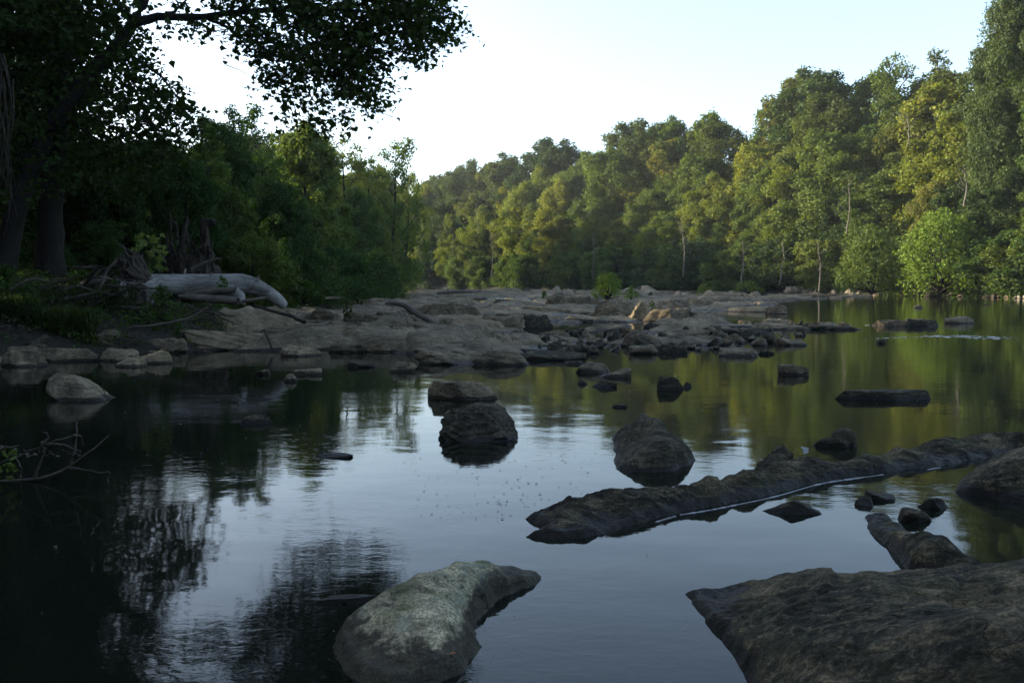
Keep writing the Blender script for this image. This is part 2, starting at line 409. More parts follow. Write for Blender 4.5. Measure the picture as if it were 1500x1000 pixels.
_ico = {}
def ico(sub):
    if sub not in _ico:
        bm = bmesh.new(); bmesh.ops.create_icosphere(bm, subdivisions=sub, radius=1)
        V = np.array([v.co[:] for v in bm.verts]); F = np.array([[v.index for v in f.verts] for f in bm.faces]); bm.free()
        V /= np.linalg.norm(V, axis=1)[:, None]
        _ico[sub] = (V, F)
    return _ico[sub]
def rock_verts(W, D, H, seed, sub=5, flat=0.0, rough=.08, planes=12, ledge=0.0, under=.35, skew=0.0, capr=(.22, .5)):
    r = np.random.default_rng(seed)
    N, F = ico(sub)
    pn = r.normal(size=(planes, 3)); pn[:, 2] = pn[:, 2] * .7 + .15; pn /= np.linalg.norm(pn, axis=1)[:, None]
    pd = r.uniform(.42, .85, planes)
    if flat: pn = np.vstack([pn, [r.normal() * .08, r.normal() * .1, 1]]); pd = np.r_[pd, 1 - flat]
    dots = np.maximum(N @ pn.T, .02) / pd
    inv = (1 + (dots ** 34).sum(1)) ** (1 / 34)
    P = N / inv[:, None]
    off = r.uniform(0, 50, 3)
    sc = np.array([W, D, H]) / max(W, D)
    Q = P * sc
    lng = r.normal(size=3); lng[2] = abs(lng[2]) + 1; lng /= np.linalg.norm(lng)
    d = rough * (1.5 * fbm(Q * 1.1 + off, 3) + .9 * fbm(Q * 3.5 + off, 5) + .6 * (ridged(Q * np.array([2, 4, 6]) + off, 5) - .35))
    P = P * (1 + d)[:, None]
    if ledge:
        lv = (P @ lng) * ledge + .4 * fbm(Q * 2 + off, 3)
        fr = lv - np.floor(lv)
        P = P * (1 + .10 * (sstep(.35, .6, fr) - fr))[:, None]
    up = P[:, 2] > 0
    z = np.where(up, P[:, 2] * H, P[:, 2] * under)
    x = P[:, 0] * W / 2; y = P[:, 1] * D / 2
    x += (skew + r.uniform(-.22, .22) * W / max(H, .05)) * np.maximum(z, 0); y += r.uniform(-.05, .25) * D / max(H, .05) * np.maximum(z, 0)
    cut = r.uniform(*capr) * z.max()
    z = np.where(z > cut, (z - cut), (z - cut) * 1.0)
    z = np.where(z > 0, z * H / z.max(), z)
    y = y * (1 + .25 * r.uniform(-1, 1) * x / W)
    a_ = z > 0
    x = (x - (x[a_].max() + x[a_].min()) / 2) * W / (x[a_].max() - x[a_].min())
    z = np.maximum(z, -max(under, .12) - .15 * H)
    return np.c_[x, y, z], F
_rk = [0]
def boulder(x0, x1, yt, yb, label, m='rock', name='rock', df=.8, flat=.25, base=0.0, group=None, rough=.09, ledge=0.0, sub=None, planes=11, seed=None, cat='rock', skew=0.0, kind=None, capr=(.22, .5)):
    p = onz((x0 + x1) / 2, yb, base); Yf = p[1]
    W = (x1 - x0) * Yf / FPX; Dp = max(W * df, .05)
    yc = Yf + Dp * .42
    H = CAMH + (ray((x0 + x1) / 2, yt)[2] / ray((x0 + x1) / 2, yt)[1]) * (yc) - base
    H = max(H, .02)
    _rk[0] += 1
    if sub is None: sub = 6 if W * FPX / Yf > 90 else (5 if W * FPX / Yf > 22 else 4)
    V, F = rock_verts(W, Dp, H, seed or _rk[0] * 13 + 5, sub, flat, rough, planes, ledge, under=max(.25, base + .3), skew=skew, capr=capr)
    o = link(name, npmesh(name, V, F), M[m], loc=(p[0] * yc / Yf, yc, base))
    return props(o, label, cat, group, kind)

# ------------------------------------------------------------------ foreground rocks
sheet_rock('rock', 'pale lichen-covered slab with a wet dark foot in the near water left of centre', 'rock', M['rock_lichen'],
    [(492, 925), (486, 958), (515, 992), (570, 1012), (640, 1006), (677, 985), (684, 964), (709, 947), (697, 931), (701, 910), (714, 893), (733, 878), (765, 863), (786, 855), (791, 844),
     (749, 830, .09, .12), (711, 823, .155, .18), (663, 825, .185, .22), (610, 841, .20, .24), (551, 875, .15, .2)],
    [(600, 880, .185), (650, 858, .19), (640, 905, .165), (570, 920, .14), (683, 875, .155), (640, 945, .105), (600, 955, .09), (530, 925, .095), (515, 950, .05), (715, 855, .135), (765, 848, .10), (745, 838, .13), (560, 985, .05), (660, 975, .05)],
    res=.008, amp=.014, freq=3.2, seed=1, ez=.045, saw=(.012, .21))
sheet_rock('rock', 'large dark mossy slab filling the bottom right corner, pointed at its left end', 'rock', M['rock_near'],
    [(1001, 869), (1016, 889), (1034, 909), (1050, 931), (1067, 951), (1080, 972), (1093, 995), (1120, 1060), (1180, 1200), (1500, 1330), (2000, 1250), (2100, 950), (1800, 800, .2, .3),
     (1560, 812, .28, .25), (1463, 825, .25, .28), (1390, 836, .22, .25), (1280, 836, .22, .22), (1188, 837, .17, .18), (1126, 848, .10, .12), (1060, 861, .035, .07)],
    [(1150, 900, .19), (1230, 900, .27), (1400, 880, .30), (1300, 950, .36), (1480, 900, .38), (1500, 980, .46), (1180, 970, .22), (1120, 930, .14), (1110, 880, .11), (1700, 950, .5), (1600, 880, .4)],
    res=.010, amp=.022, freq=3.2, seed=2, saw=(.034, .30))
sheet_rock('rock', 'long low rock ridge crossing the water at right, forked at its left tip', 'rock', M['rock_near'],
    [(765, 760), (783, 767), (803, 774), (782, 781), (765, 787), (810, 789), (850, 789), (883, 783), (920, 770), (960, 760), (990, 753), (1050, 741), (1100, 731), (1140, 722), (1200, 706), (1290, 692), (1374, 683), (1410, 676), (1500, 662), (1650, 650), (1750, 640),
     (1700, 628, .2, .3), (1600, 630, .2, .3), (1500, 633, .19, .28), (1470, 631, .19, .26), (1440, 635, .17, .24), (1380, 640, .17, .24), (1320, 653, .15, .2), (1272, 665, .14, .2), (1239, 675, .12, .2), (1180, 670, .15, .2), (1130, 672, .18, .22),
     (1089, 684, .19, .22), (1043, 698, .17, .2), (1000, 708, .15, .2), (950, 711, .17, .2), (907, 711, .19, .2), (873, 717, .17, .18), (833, 730, .11, .12), (800, 742, .06, .08)],
    [(860, 755, .15), (830, 760, .08), (920, 742, .17), (1000, 732, .13), (1100, 712, .16), (1200, 690, .12), (1290, 679, .12), (1400, 660, .15), (1480, 648, .17), (820, 779, .05), (870, 770, .11)],
    res=.010, amp=.026, freq=4.5, seed=3, ez=.045, saw=(.034, .31))
sheet_rock('rock', 'smooth dark sloping rock at the right edge, in front of the ridge end', 'rock', M['rock_near'],
    [(1396, 720), (1412, 725), (1440, 728), (1476, 734), (1540, 742), (1650, 745), (1760, 700), (1560, 648, .3, .3), (1500, 656, .24, .3), (1470, 664, .18, .25), (1437, 682, .10, .15)],
    [(1450, 703, .12), (1500, 705, .2), (1500, 680, .25), (1570, 700, .3)], res=.012, amp=.018, freq=4, seed=4)
sheet_rock('rock', 'wedge-shaped grey rock with a flat tilted face, alone in the middle water', 'rock', M['rock_dark'],
    [(896, 636), (899, 660), (902, 687), (925, 691), (955, 692), (990, 689), (1023, 673), (1000, 643, .2, .16), (975, 625, .27, .2), (950, 612, .31, .22), (925, 622, .17, .16)],
    [(905, 650, .05), (914, 640, .10), (925, 655, .13), (940, 635, .22), (950, 655, .19), (930, 680, .055), (960, 668, .13), (985, 657, .175), (975, 640, .23), (1003, 665, .11), (985, 678, .06)], res=.011, amp=.008, freq=5, seed=5, slope=2, ez=.02, saw=(.008, .2))
sheet_rock('rock', 'low rough rock running diagonally down to the big corner slab', 'rock', M['rock_near'],
    [(1267, 757), (1270, 770), (1285, 788), (1305, 809), (1329, 833), (1360, 850), (1420, 855), (1450, 842), (1440, 829), (1419, 812, .11, .1), (1400, 799, .13, .12), (1371, 790, .11, .12), (1335, 767, .08, .1), (1305, 752, .035, .06)],
    [(1300, 777, .10), (1340, 800, .15), (1375, 815, .16), (1330, 815, .09), (1400, 825, .14)], res=.010, amp=.022, freq=5, seed=6)
boulder(640, 762, 594, 649, 'big rounded black boulder standing in the mirror-like middle of the river', 'rock_dark', capr=(0, .02), df=.75, flat=.12, rough=.12, ledge=7, planes=8, seed=41)
boulder(624, 732, 556, 587, 'flat-topped brown-grey boulder just behind the big black boulder', 'rock', df=.6, flat=.38, seed=52)
boulder(67, 166, 547, 588, 'angular pale grey boulder alone in dark water at the left', 'rock', df=.8, flat=.2, planes=9, seed=64)
boulder(1120, 1200, 733, 754, 'small square-ended dark block between the long ridge and the corner slab', 'rock_dark', df=.5, flat=.12, seed=70, planes=5, capr=(0, .02))
boulder(1104, 1168, 655, 694, 'dark knobbly boulder lodged on the back of the long ridge', 'rock_dark', df=.8, rough=.14, ledge=9, base=.02, seed=77)
boulder(1191, 1256, 640, 656, 'low wet black stone trailing left of a rounded lump, behind the long ridge', 'rock_dark', df=.6, flat=.2, seed=80)
boulder(1215, 1256, 627, 656, 'rounded lump of black stone behind the long ridge', 'rock_dark', df=.9, flat=.1, seed=84, planes=7)
boulder(1314, 1363, 745, 766, 'small round wet stone touching the tip of the diagonal rock', 'rock_dark', df=.8, flat=.35, seed=85)
boulder(1346, 1390, 728, 747, 'small dark stone right of the round wet stone near the right edge', 'rock_dark', df=.8, flat=.4, seed=88)
boulder(1268, 1311, 719, 735, 'barely emerging dark stone behind the diagonal rock', 'rock_dark', df=1, flat=.7, seed=89, rough=.05)
boulder(1251, 1279, 727, 742, 'smallest barely emerging stone left of the pair behind the diagonal rock', 'rock_dark', df=1, flat=.7, seed=91, rough=.05)
boulder(1223, 1367, 571, 587, 'long flat log-shaped rock lying in green water at the right', 'rock_dark', df=.3, flat=.5, seed=93, rough=.05)
boulder(1140, 1185, 533, 550, 'small square rock with a dark split, in open water right of centre', 'rock', df=.6, flat=.3, seed=94)
boulder(962, 1003, 550, 572, 'blocky dark rock alone in open water, right of the low rock cluster', 'rock_dark', df=.8, flat=.2, seed=99)
boulder(1000, 1014, 559, 567, 'tiny stone at the right foot of the blocky dark rock', 'rock_dark', seed=100)
boulder(842, 895, 531, 547, 'brownish low rock, upper left of the cluster in open water', 'rock', df=.7, flat=.35, seed=101)
boulder(879, 925, 539, 553, 'brownish low rock, lower right of the cluster in open water', 'rock', df=.7, flat=.3, seed=103)
boulder(845, 861, 556, 563, 'small round stone below the pair of brownish low rocks', 'rock_dark', seed=104)
boulder(866, 904, 557, 568, 'small jagged stone with a wet tail below the pair of brownish low rocks', 'rock_dark', rough=.14, seed=106)
boulder(827, 855, 528, 534, 'thin dark stone just above the cluster of low rocks', 'rock_dark', seed=107)
boulder(896, 919, 592, 597, 'small flat stone alone between the cluster and the wedge rock', 'rock_dark', flat=.5, seed=108)
boulder(353, 398, 607, 622, 'low rough stone in dark water below the pale boulder rocks at left centre', 'rock_dark', flat=.3, rough=.13, seed=109)
boulder(463, 518, 664, 673, 'thin dark stone barely out of the water left of the black boulder', 'rock_dark', flat=.5, seed=110)
boulder(462, 556, 872, 888, 'low dark wet stone behind the left end of the pale lichen slab', 'rock_dark', flat=.6, df=.5, seed=111)
boulder(430, 473, 539, 550, 'low dark stone right of a small pointed one, off the left shelf', 'rock', flat=.4, seed=112)
boulder(416, 436, 547, 559, 'small pointed pale stone off the left shelf', 'rock', flat=.1, seed=113)
boulder(507, 553, 530, 539, 'low dark stone with a pale wet rim, off the middle of the shelf', 'rock_dark', flat=.4, seed=114)
boulder(571, 611, 528, 545, 'pale stepped stone at the waterline in front of the shelf', 'rock', flat=.35, ledge=6, seed=115)
boulder(373, 396, 541, 549, 'small grey stone in the dark reflection of the left bank', 'rock', flat=.4, seed=116)
boulder(702, 726, 959, 975, 'leaf-sized brown stone chip beside the pale slab', 'rock_dark', flat=.5, seed=118) if False else None

M['bedrock'] = rock_mat('bedrock', (.030, .026, .02), (.10, .09, .07), (.20, .178, .138), .42, .08, streak=2.6, soft=1)
# ------------------------------------------------------------------ bedrock bar (one continuous outcrop) and the rocks on it
bar = [(255, 521), (330, 517), (480, 514), (560, 518), (640, 528), (770, 530), (860, 524), (960, 516), (1060, 513), (1125, 508), (1180, 496), (1235, 483), (1262, 478),
       (1190, 470), (1110, 476), (1062, 472), (1064, 461), (1150, 455), (1155, 446), (1120, 441), (1300, 435), (1280, 428.5), (1100, 426.5), (820, 425), (640, 425), (560, 428), (470, 440), (380, 470), (300, 500)]
E = np.array([onz(*p) for p in bar])[:, :2]
def axis(a, b, n, p):
    return a + (b - a) * np.linspace(0, 1, n) ** p
bx = np.linspace(-1, 1, 620); by = axis(16, 150, 800, 2.2)
BX, BY = np.meshgrid(bx, by); BX = BX * (.38 * BY + 2) + .02 * BY
P = np.c_[BX.ravel(), BY.ravel()]
sdb = poly_sd(P, E)
P3 = np.c_[P, 0 * P[:, 0]]
rotm = np.array([[.94, -.34, 0], [.34, .94, 0], [0, 0, 1]])
Q = P3 @ rotm.T
sdb2 = sdb + 1.2 * fbm(P3 * .35, 4) * np.clip(P[:, 1] / 40, .25, 1.5)
zb = .10 + .30 * fbm(Q * np.array([.16, .42, 1]), 5) + .24 * (ridged(Q * np.array([.22, .8, 1]) + 9, 6) - .42) + .02 * fbm(P3 * 2.2, 5)
_l = zb / .17 + .6 * fbm(P3 * .5 + 4, 3); zb = zb * .45 + .55 * .17 * (np.floor(_l) + sstep(.35, .62, _l - np.floor(_l)) - .6 * fbm(P3 * .5 + 4, 3))
def plates(P2, sx, sy, ang, seed, tilt):
    c_, s_ = math.cos(ang), math.sin(ang)
    A = np.c_[(P2[:, 0] * c_ + P2[:, 1] * s_) / sx, (-P2[:, 0] * s_ + P2[:, 1] * c_) / sy]
    A = A + .35 * np.c_[fbm(np.c_[A * .7, A[:, 0] * 0 + seed + .3], 3), fbm(np.c_[A * .7, A[:, 0] * 0 + seed + 7.7], 3)]
    I = np.floor(A).astype(int); d1 = np.full(len(A), 9.); d2 = d1.copy(); h = np.zeros(len(A))
    for a in (-1, 0, 1):
        for b in (-1, 0, 1):
            J = I + [a, b]
            def hs_(k): 
                v = np.sin(J[:, 0] * 127.1 + J[:, 1] * 311.7 + k * 74.7 + seed) * 43758.5453; return v - np.floor(v)
            C = J + np.c_[.15 + .7 * hs_(1), .15 + .7 * hs_(2)]; D = A - C; d = np.hypot(D[:, 0], D[:, 1])
            hh = hs_(3) - .5 + tilt * (D[:, 0] * (hs_(4) - .5) + D[:, 1] * (hs_(5) - .2))
            m = d < d1; d2 = np.where(m, d1, np.minimum(d2, d)); h = np.where(m, hh, h); d1 = np.where(m, d, d1)
    return h, d2 - d1
h1, g1 = plates(P, 3.6, 1.7, .38, 2.0, 1.6); h2, g2 = plates(P, 1.25, .62, .30, 5.0, 1.3); h3, g3_ = plates(P, 8.5, 4.0, .45, 8.0, 1.4)
zb = zb * .3 + .03 + .34 * h1 + .05 * h2 + .32 * h3 - .16 * (1 - sstep(0, .10, g1)) - .05 * (1 - sstep(0, .14, g2))
zb += .35 * np.exp(-((P[:, 0] + 5) / 4) ** 2 - ((P[:, 1] - 24) / 5) ** 2)
_px = 750 + P[:, 0] / P[:, 1] * FPX; zb -= .17 * sstep(740, 860, _px) * sstep(22, 27, P[:, 1])
zb -= .35 * np.exp(-(((P[:, 0] + 1.5) / 5.5) ** 2 + ((P[:, 1] - 76) / 14) ** 2))         # rapids channel
zb -= .32 * np.exp(-(((P[:, 0] - 2.4) / 2.4) ** 2 + ((P[:, 1] - 31) / 2.6) ** 2))         # pool
rim = sstep(0, 1.0, -sdb2)
zb = np.where(sdb2 < 0, -.25 + (zb + .25) * rim ** .7, -.25 - sdb2 * .3)
fc = grid_faces(620, 800); fc = fc[(zb[fc] > -.12).any(1)]
u, inv = np.unique(fc, return_inverse=True)
props(link('bedrock', npmesh('bedrock', np.c_[P, zb][u], inv.reshape(-1, 4)), M['bedrock']), kind='structure')

S = 'rock_tan'
shelf = [
 # x0 x1 ytop ybase label mat df flat base
 (262, 486, 482, 514, 'biggest smooth slab of the left shelf, rising straight out of the water', S, .38, .3, 0),
 (305, 450, 447, 490, 'domed tan rock directly under the broken end of the pale log', S, .6, .2, .1),
 (411, 470, 505, 522, 'flat wedge rock in the water in front of the biggest left slab', S, .6, .5, 0),
 (446, 502, 452, 480, 'upright grey rock right of the domed tan rock', 'rock', .7, .2, .1),
 (500, 562, 456, 484, 'leaning grey rock in the middle of the left shelf', 'rock', .7, .3, .1),
 (440, 530, 478, 497, 'low rounded rock between the left slab and the long middle slab', 'rock', .6, .4, .1),
 (517, 640, 443, 472, 'brown humped rock carrying the bent branch', 'rock', .7, .3, .1),
 (610, 712, 443, 473, 'dark-faced humped rock at the end of the bent branch', 'rock', .6, .2, .1),
 (455, 660, 473, 503, 'long smooth slab sloping left in the middle of the shelf', S, .45, .45, .05),
 (560, 655, 484, 505, 'dark overhanging rock face below the long smooth slab', 'rock_dark', .4, .3, 0),
 (640, 785, 480, 509, 'broad grey slab tapering to a pale point at right', 'rock', .6, .35, 0),
 (604, 716, 508, 534, 'foremost rounded rock of the shelf, on its left half', 'rock', .6, .3, 0),
 (690, 776, 512, 535, 'foremost rounded rock of the shelf, on its right half', 'rock', .55, .3, 0),
 (531, 573, 498, 516, 'pale flat-topped block at the water in front of the shelf', S, .6, .45, 0),
 (480, 536, 504, 517, 'low dark ledge left of the pale flat-topped block', 'rock', .6, .5, 0),
 (617, 650, 504, 516, 'little dark wedge between the overhanging face and the foremost rock', 'rock_dark', .6, .3, 0),
 (655, 740, 462, 482, 'light brown tilted slab behind the broad grey slab', S, .6, .5, .1),
 (700, 770, 459, 482, 'left half of the dark rounded rock above the pool', 'rock', .6, .25, .05),
 (745, 811, 458, 481, 'dark undercut rock at the left edge of the pool', 'rock_dark', .6, .2, 0),
 (748, 784, 483, 500, 'grey wedge left of the pool, above the low dark ledge', 'rock', .7, .3, 0),
 (768, 837, 483, 500, 'pale wedge rock in front of the pool', 'rock', .6, .35, 0),
 (745, 862, 514, 528, 'long low dark ledge at the front water edge', 'rock_dark', .35, .5, 0),
 (868, 932, 439, 468, 'dark domed rock at the head of the pool', 'rock', .8, .1, 0),
 (918, 952, 441, 470, 'pale smooth wedge right of the dark domed rock', S, .7, .2, 0),
 (943, 1013, 450, 472, 'wide dark-banded rock right of the pale smooth wedge', 'rock', .7, .3, 0),
 (950, 1010, 436, 458, 'brown hump above the wide dark-banded rock', 'rock', .8, .2, .05),
 (1008, 1070, 455, 472, 'rounded rock sloping to the right-hand pool', 'rock', .6, .35, 0),
 (998, 1048, 435, 451, 'pale hump with a shadowed edge on the far shelf', 'rock', .7, .2, 0),
 (1066, 1126, 448, 457, 'thin flat slab reaching into the right-hand pool', S, .7, .6, 0),
 (1122, 1153, 447, 460, 'rounded rock with a reflection at the right-hand pool', 'rock', .8, .3, 0),
 (796, 880, 431, 448, 'layered brown slab on the far shelf left of the green bush', 'rock', .7, .4, 0),
 (750, 876, 448, 460, 'broad flat pale slab beyond the pool', S, .5, .7, 0),
 (851, 876, 478, 487, 'small pale domed stone at the near edge of the pool', S, .8, .3, 0),
 (893, 911, 473, 481, 'smallest pale stone standing in the pool', S, .8, .3, 0),
 (908, 962, 488, 508, 'triangular brown rock amid the rubble', 'rock', .6, .1, 0),
 (950, 1042, 483, 498, 'flat slate-coloured slab lying across the rubble', 'rock', .6, .6, .05),
 (920, 964, 504, 519, 'pale rounded rock at the front edge of the rubble', 'rock', .7, .3, 0),
 (958, 1008, 504, 517, 'dark block at the front edge of the rubble', 'rock_dark', .6, .4, 0),
 (1050, 1110, 509, 522, 'jagged low rock standing off the rubble in the water', 'rock', .6, .5, 0),
 (1110, 1135, 513, 519, 'thin wet stone right of the jagged low rock', 'rock_dark', .6, .5, 0),
 (1137, 1181, 494, 506, 'pale flat-topped rock at the right tip of the rubble', 'rock', .7, .4, 0),
 (1082, 1112, 469, 477, 'low brown rock left of the flat one on the right-hand pool', 'rock', .7, .4, 0),
 (1115, 1157, 466, 476, 'flat pale rock at the near edge of the right-hand pool', S, .7, .5, 0),
 (1100, 1190, 473, 483, 'long dark flat rock at the tail of the rubble', 'rock', .5, .6, 0),
 (1180, 1262, 475, 483, 'last thin dark rock of the rubble tail, reaching right', 'rock_dark', .4, .6, 0),
 (1281, 1330, 468, 478, 'left half of a low dark rock in the open river at right', 'rock_dark', .6, .4, 0),
 (1318, 1374, 466, 478, 'right half of a low dark rock in the open river at right', 'rock_dark', .6, .3, 0),
 (1379, 1429, 463, 474, 'smooth grey dome in the open river near the right edge', 'rock', .6, .3, 0),
 (1338, 1352, 446, 451, 'small stone in far open water near the right edge', 'rock', .8, .3, 0),
 (1284, 1298, 497, 503, 'dark stone breaking the riffle line', 'rock_dark', .8, .3, 0),
 (520, 610, 436, 452, 'dark hump at the left end of the far shelf', 'rock', .7, .3, .1),
 (600, 700, 434, 448, 'rounded brown rock left of the rapids', 'rock', .7, .3, .1),
 (720, 762, 438, 449, 'dark stone in the rapids', 'rock_dark', .8, .3, 0),
 (690, 716, 436, 442, 'small dark stone upstream in the rapids', 'rock_dark', .8, .3, 0),
 (770, 830, 429, 437, 'pale far slab right of the rapids', S, .7, .5, 0),
 (915, 965, 422, 434, 'pale block behind the green bush on the shelf', 'rock_far', .7, .4, 0),
 (1040, 1090, 428, 437, 'brown flat rock on the far shelf beyond the pools', 'rock', .7, .5, 0),
 (0, 62, 507, 538, 'leftmost rock of the left shoreline, cut by the photo edge', 'rock', .7, .25, 0),
 (-60, 12, 505, 534, 'shore rock mostly outside the left edge', 'rock', .7, .25, 0),
 (58, 146, 508, 530, 'flat-topped blocky shore rock at left', 'rock', .6, .45, 0),
 (140, 206, 510, 530, 'rounded tan shore rock right of the blocky one', S, .6, .3, 0),
 (198, 255, 513, 533, 'tan shore rock tapering right into the water', S, .6, .3, 0),
 (168, 211, 524, 538, 'small pale rock in front of the tan shore rocks', S, .7, .4, 0),
 (185, 216, 483, 499, 'rounded stone under the driftwood pile', 'rock', .8, .1, .2),
 (143, 215, 496, 510, 'flat tan ledge stone under the driftwood pile', S, .6, .5, .1),
 (205, 275, 494, 511, 'flat grey ledge stone right of the tan one', 'rock', .6, .5, .1),
 (268, 325, 497, 512, 'low broken slab at the left foot of the biggest slab', S, .6, .5, 0),
 (275, 290, 514, 524, 'little white stone at the water edge', 'rock_far', .6, .3, 0) if False else None,
 (1352, 1376, 415, 434, 'tall pale boulder standing on the far right shore', 'rock_far', .9, .2, 0),
 (1316, 1342, 421, 432, 'grey humped boulder left of the tall pale one on the far shore', 'rock_far', .9, .2, 0),
 (1150, 1180, 419, 430, 'brown humped boulder at the left end of the far shore', 'rock_far', .9, .2, 0),
 (1452, 1482, 420, 432, 'grey rounded boulder near the right end of the far shore', 'rock_far', .9, .3, 0),
 (1405, 1430, 419, 431, 'squat grey boulder between the tall pale one and the right end', 'rock_far', .9, .3, 0),
 (1479, 1512, 421, 435, 'dark boulder at the right edge of the far shore', 'rock', .9, .3, 0),
]
for r_ in shelf:
    if r_: boulder(r_[0], r_[1], r_[2], r_[3], r_[4], r_[5], df=r_[6], flat=min(.62, r_[7] + .16), base=r_[8], rough=.11, planes=7, ledge=3 + len(r_[4]) % 4, capr=(.1, .35))

def shoreY(px):                         # distance of the far shoreline at this pixel column
    P = np.array([(ray(px, HOR)[0] / ray(px, HOR)[1] * y, y) for y in np.linspace(40, 260, 441)])
    return P[np.argmax(sdist(P, RS) > 0), 1]
# far right shore: a line of small stones
rr = random.Random(5)
for k in range(70):
    px, py = rr.uniform(300, 1120), 412 + 2125 / rr.uniform(21, 85)
    p = onz(px, py)
    if poly_sd(p[None, :2], E)[0] > -.8 or 690 < px < 800 and p[1] > 50: continue
    w_ = rr.uniform(45, 120) * (22 / p[1]) ** .6; h_ = w_ * rr.uniform(.07, .15)
    boulder(px - w_ / 2, px + w_ / 2, py - h_, py, 'low weathered slab, one of the many ledges forming the rock shelf', rr.choice(['rock', 'rock', 'rock_tan', 'rock_dark']), df=rr.uniform(.4, .8), flat=rr.uniform(.4, .62), planes=7, group='ledges of the rock shelf', seed=2000 + k, rough=.13, ledge=rr.choice([0, 5]), capr=(.1, .4))
protos = []
for k in range(8):
    V, F = rock_verts(1, rr.uniform(.6, .95), rr.uniform(.3, .5), 900 + k, 3, rr.choice([0, .2, .4]), .1, 9, under=.3)
    protos.append(npmesh('stone', V, F))
far_protos = []
for k in range(4):
    V, F = rock_verts(1, .8, rr.uniform(.35, .6), 950 + k, 3, .2, .1, 9, under=.3)
    me = npmesh('stone', V, F); me.materials.append(M['rock_far']); far_protos.append(me)
for k, me in enumerate(protos): me.materials.append(M[['rock', 'rock_dark', 'rock', 'rock_dark'][k % 4]])
def stone(me, x, y, z, s, label, group):
    o = link('stone', me, loc=(x, y, z)); o.scale = (s, s * rr.uniform(.7, 1.1), s * rr.uniform(.7, 1.2)); o.rotation_euler = (rr.uniform(-.2, .2), rr.uniform(-.2, .2), rr.uniform(0, 6.28))
    return props(o, label, 'stone', group)
for k in range(82):
    px = rr.uniform(1150, 1510); Y_ = shoreY(px) - rr.uniform(-.5, 3.5); p = ony(px, HOR + CAMH * FPX / Y_, Y_); stone(rr.choice(far_protos), p[0], p[1], -.02, rr.uniform(.5, 1.6), 'small pale stone in the row along the far right shore', 'stones along the far right shore')
Erub = np.array([onz(*p)[:2] for p in [(815, 500), (840, 480), (920, 482), (1000, 478), (1080, 478), (1190, 476), (1250, 478), (1180, 490), (1140, 503), (1060, 512), (960, 516), (860, 522), (780, 520)]])
n = 0
while n < 150:
    px = rr.uniform(790, 1250); py = rr.uniform(474, 521); p = onz(px, py)
    if poly_sd(p[None, :2], Erub)[0] > .1: continue
    n += 1
    stone(rr.choice(protos), p[0], p[1], rr.uniform(0, .08), rr.uniform(.18, .62) * rr.uniform(.7, 1), 'small loose stone in the rubble field between the pool and the open water', 'loose stones of the rubble field')
for k in range(30):
    px = rr.uniform(640, 1150); py = rr.uniform(427.5, 440); p = onz(px, py)
    if 680 < px < 770: continue
    stone(rr.choice(far_protos if rr.random() < .4 else protos), p[0], p[1], rr.uniform(0, .1), rr.uniform(.8, 2.4), 'low scattered stone on the far side of the rock shelf', 'stones on the far shelf')
# ------------------------------------------------------------------ vegetation tools
def tube_vf(path, rad, seg=8, V=None, F=None, jit=0.0, r=None, cap=True):
    """append a tapered tube along path (k,3) with radii; returns lists"""
    path = np.asarray(path, float); k = len(path)
    base = sum(len(v) for v in V)
    d = np.gradient(path, axis=0); d /= np.linalg.norm(d, axis=1)[:, None] + 1e-9
    ref = np.where(np.abs(d[:, 2:3]) > .9, np.array([[1., 0, 0]]), np.array([[0, 0, 1.]]))
    a = np.cross(d, ref); a /= np.linalg.norm(a, axis=1)[:, None] + 1e-9; b = np.cross(d, a)
    th = np.linspace(0, 2 * math.pi, seg, endpoint=False)
    rad = np.broadcast_to(np.asarray(rad, float), (k,))[:, None] * np.ones((1, seg))
    if jit: rad = rad * (1 + jit * (r or RNG).normal(size=rad.shape))
    P = path[:, None] + rad[..., None] * (np.cos(th)[None, :, None] * a[:, None] + np.sin(th)[None, :, None] * b[:, None])
    V.append(P.reshape(-1, 3))
    i = np.arange(k * seg).reshape(k, seg) + base
    j = np.roll(i, -1, 1)
    F.append(np.stack([i[:-1], j[:-1], j[1:], i[1:]], -1).reshape(-1, 4))
    if cap:
        V.append(np.array([path[0], path[-1]])); e = base + k * seg
        F.append(np.stack([j[0], i[0], np.full(seg, e), np.full(seg, e)], -1)[:, :4]) if False else None
def spline(pts, n):
    pts = np.asarray(pts, float); k = len(pts)
    u = np.linspace(0, k - 1, n); out = []
    for t_ in u:
        i = min(int(t_), k - 2); f = t_ - i
        p0, p1, p2, p3 = pts[max(i - 1, 0)], pts[i], pts[i + 1], pts[min(i + 2, k - 1)]
        out.append(.5 * ((2 * p1) + (-p0 + p2) * f + (2 * p0 - 5 * p1 + 4 * p2 - p3) * f * f + (-p0 + 3 * p1 - 3 * p2 + p3) * f ** 3))
    return np.array(out)
def tubes_mesh(name, tubes, seg=8, jit=.0, n=10, wob=0.0, seed=0):
    V, F = [], []; r = np.random.default_rng(seed)
    for pts, rad in tubes:
        m_ = max(n, len(pts)); P = spline(pts, m_)
        if wob: P[1:-1] += r.normal(size=(m_ - 2, 3)) * wob
        R = np.interp(np.linspace(0, 1, m_), np.linspace(0, 1, len(rad)), rad)
        tube_vf(P, R, seg, V, F, jit, r)
    return npmesh(name, np.concatenate(V), np.concatenate(F))

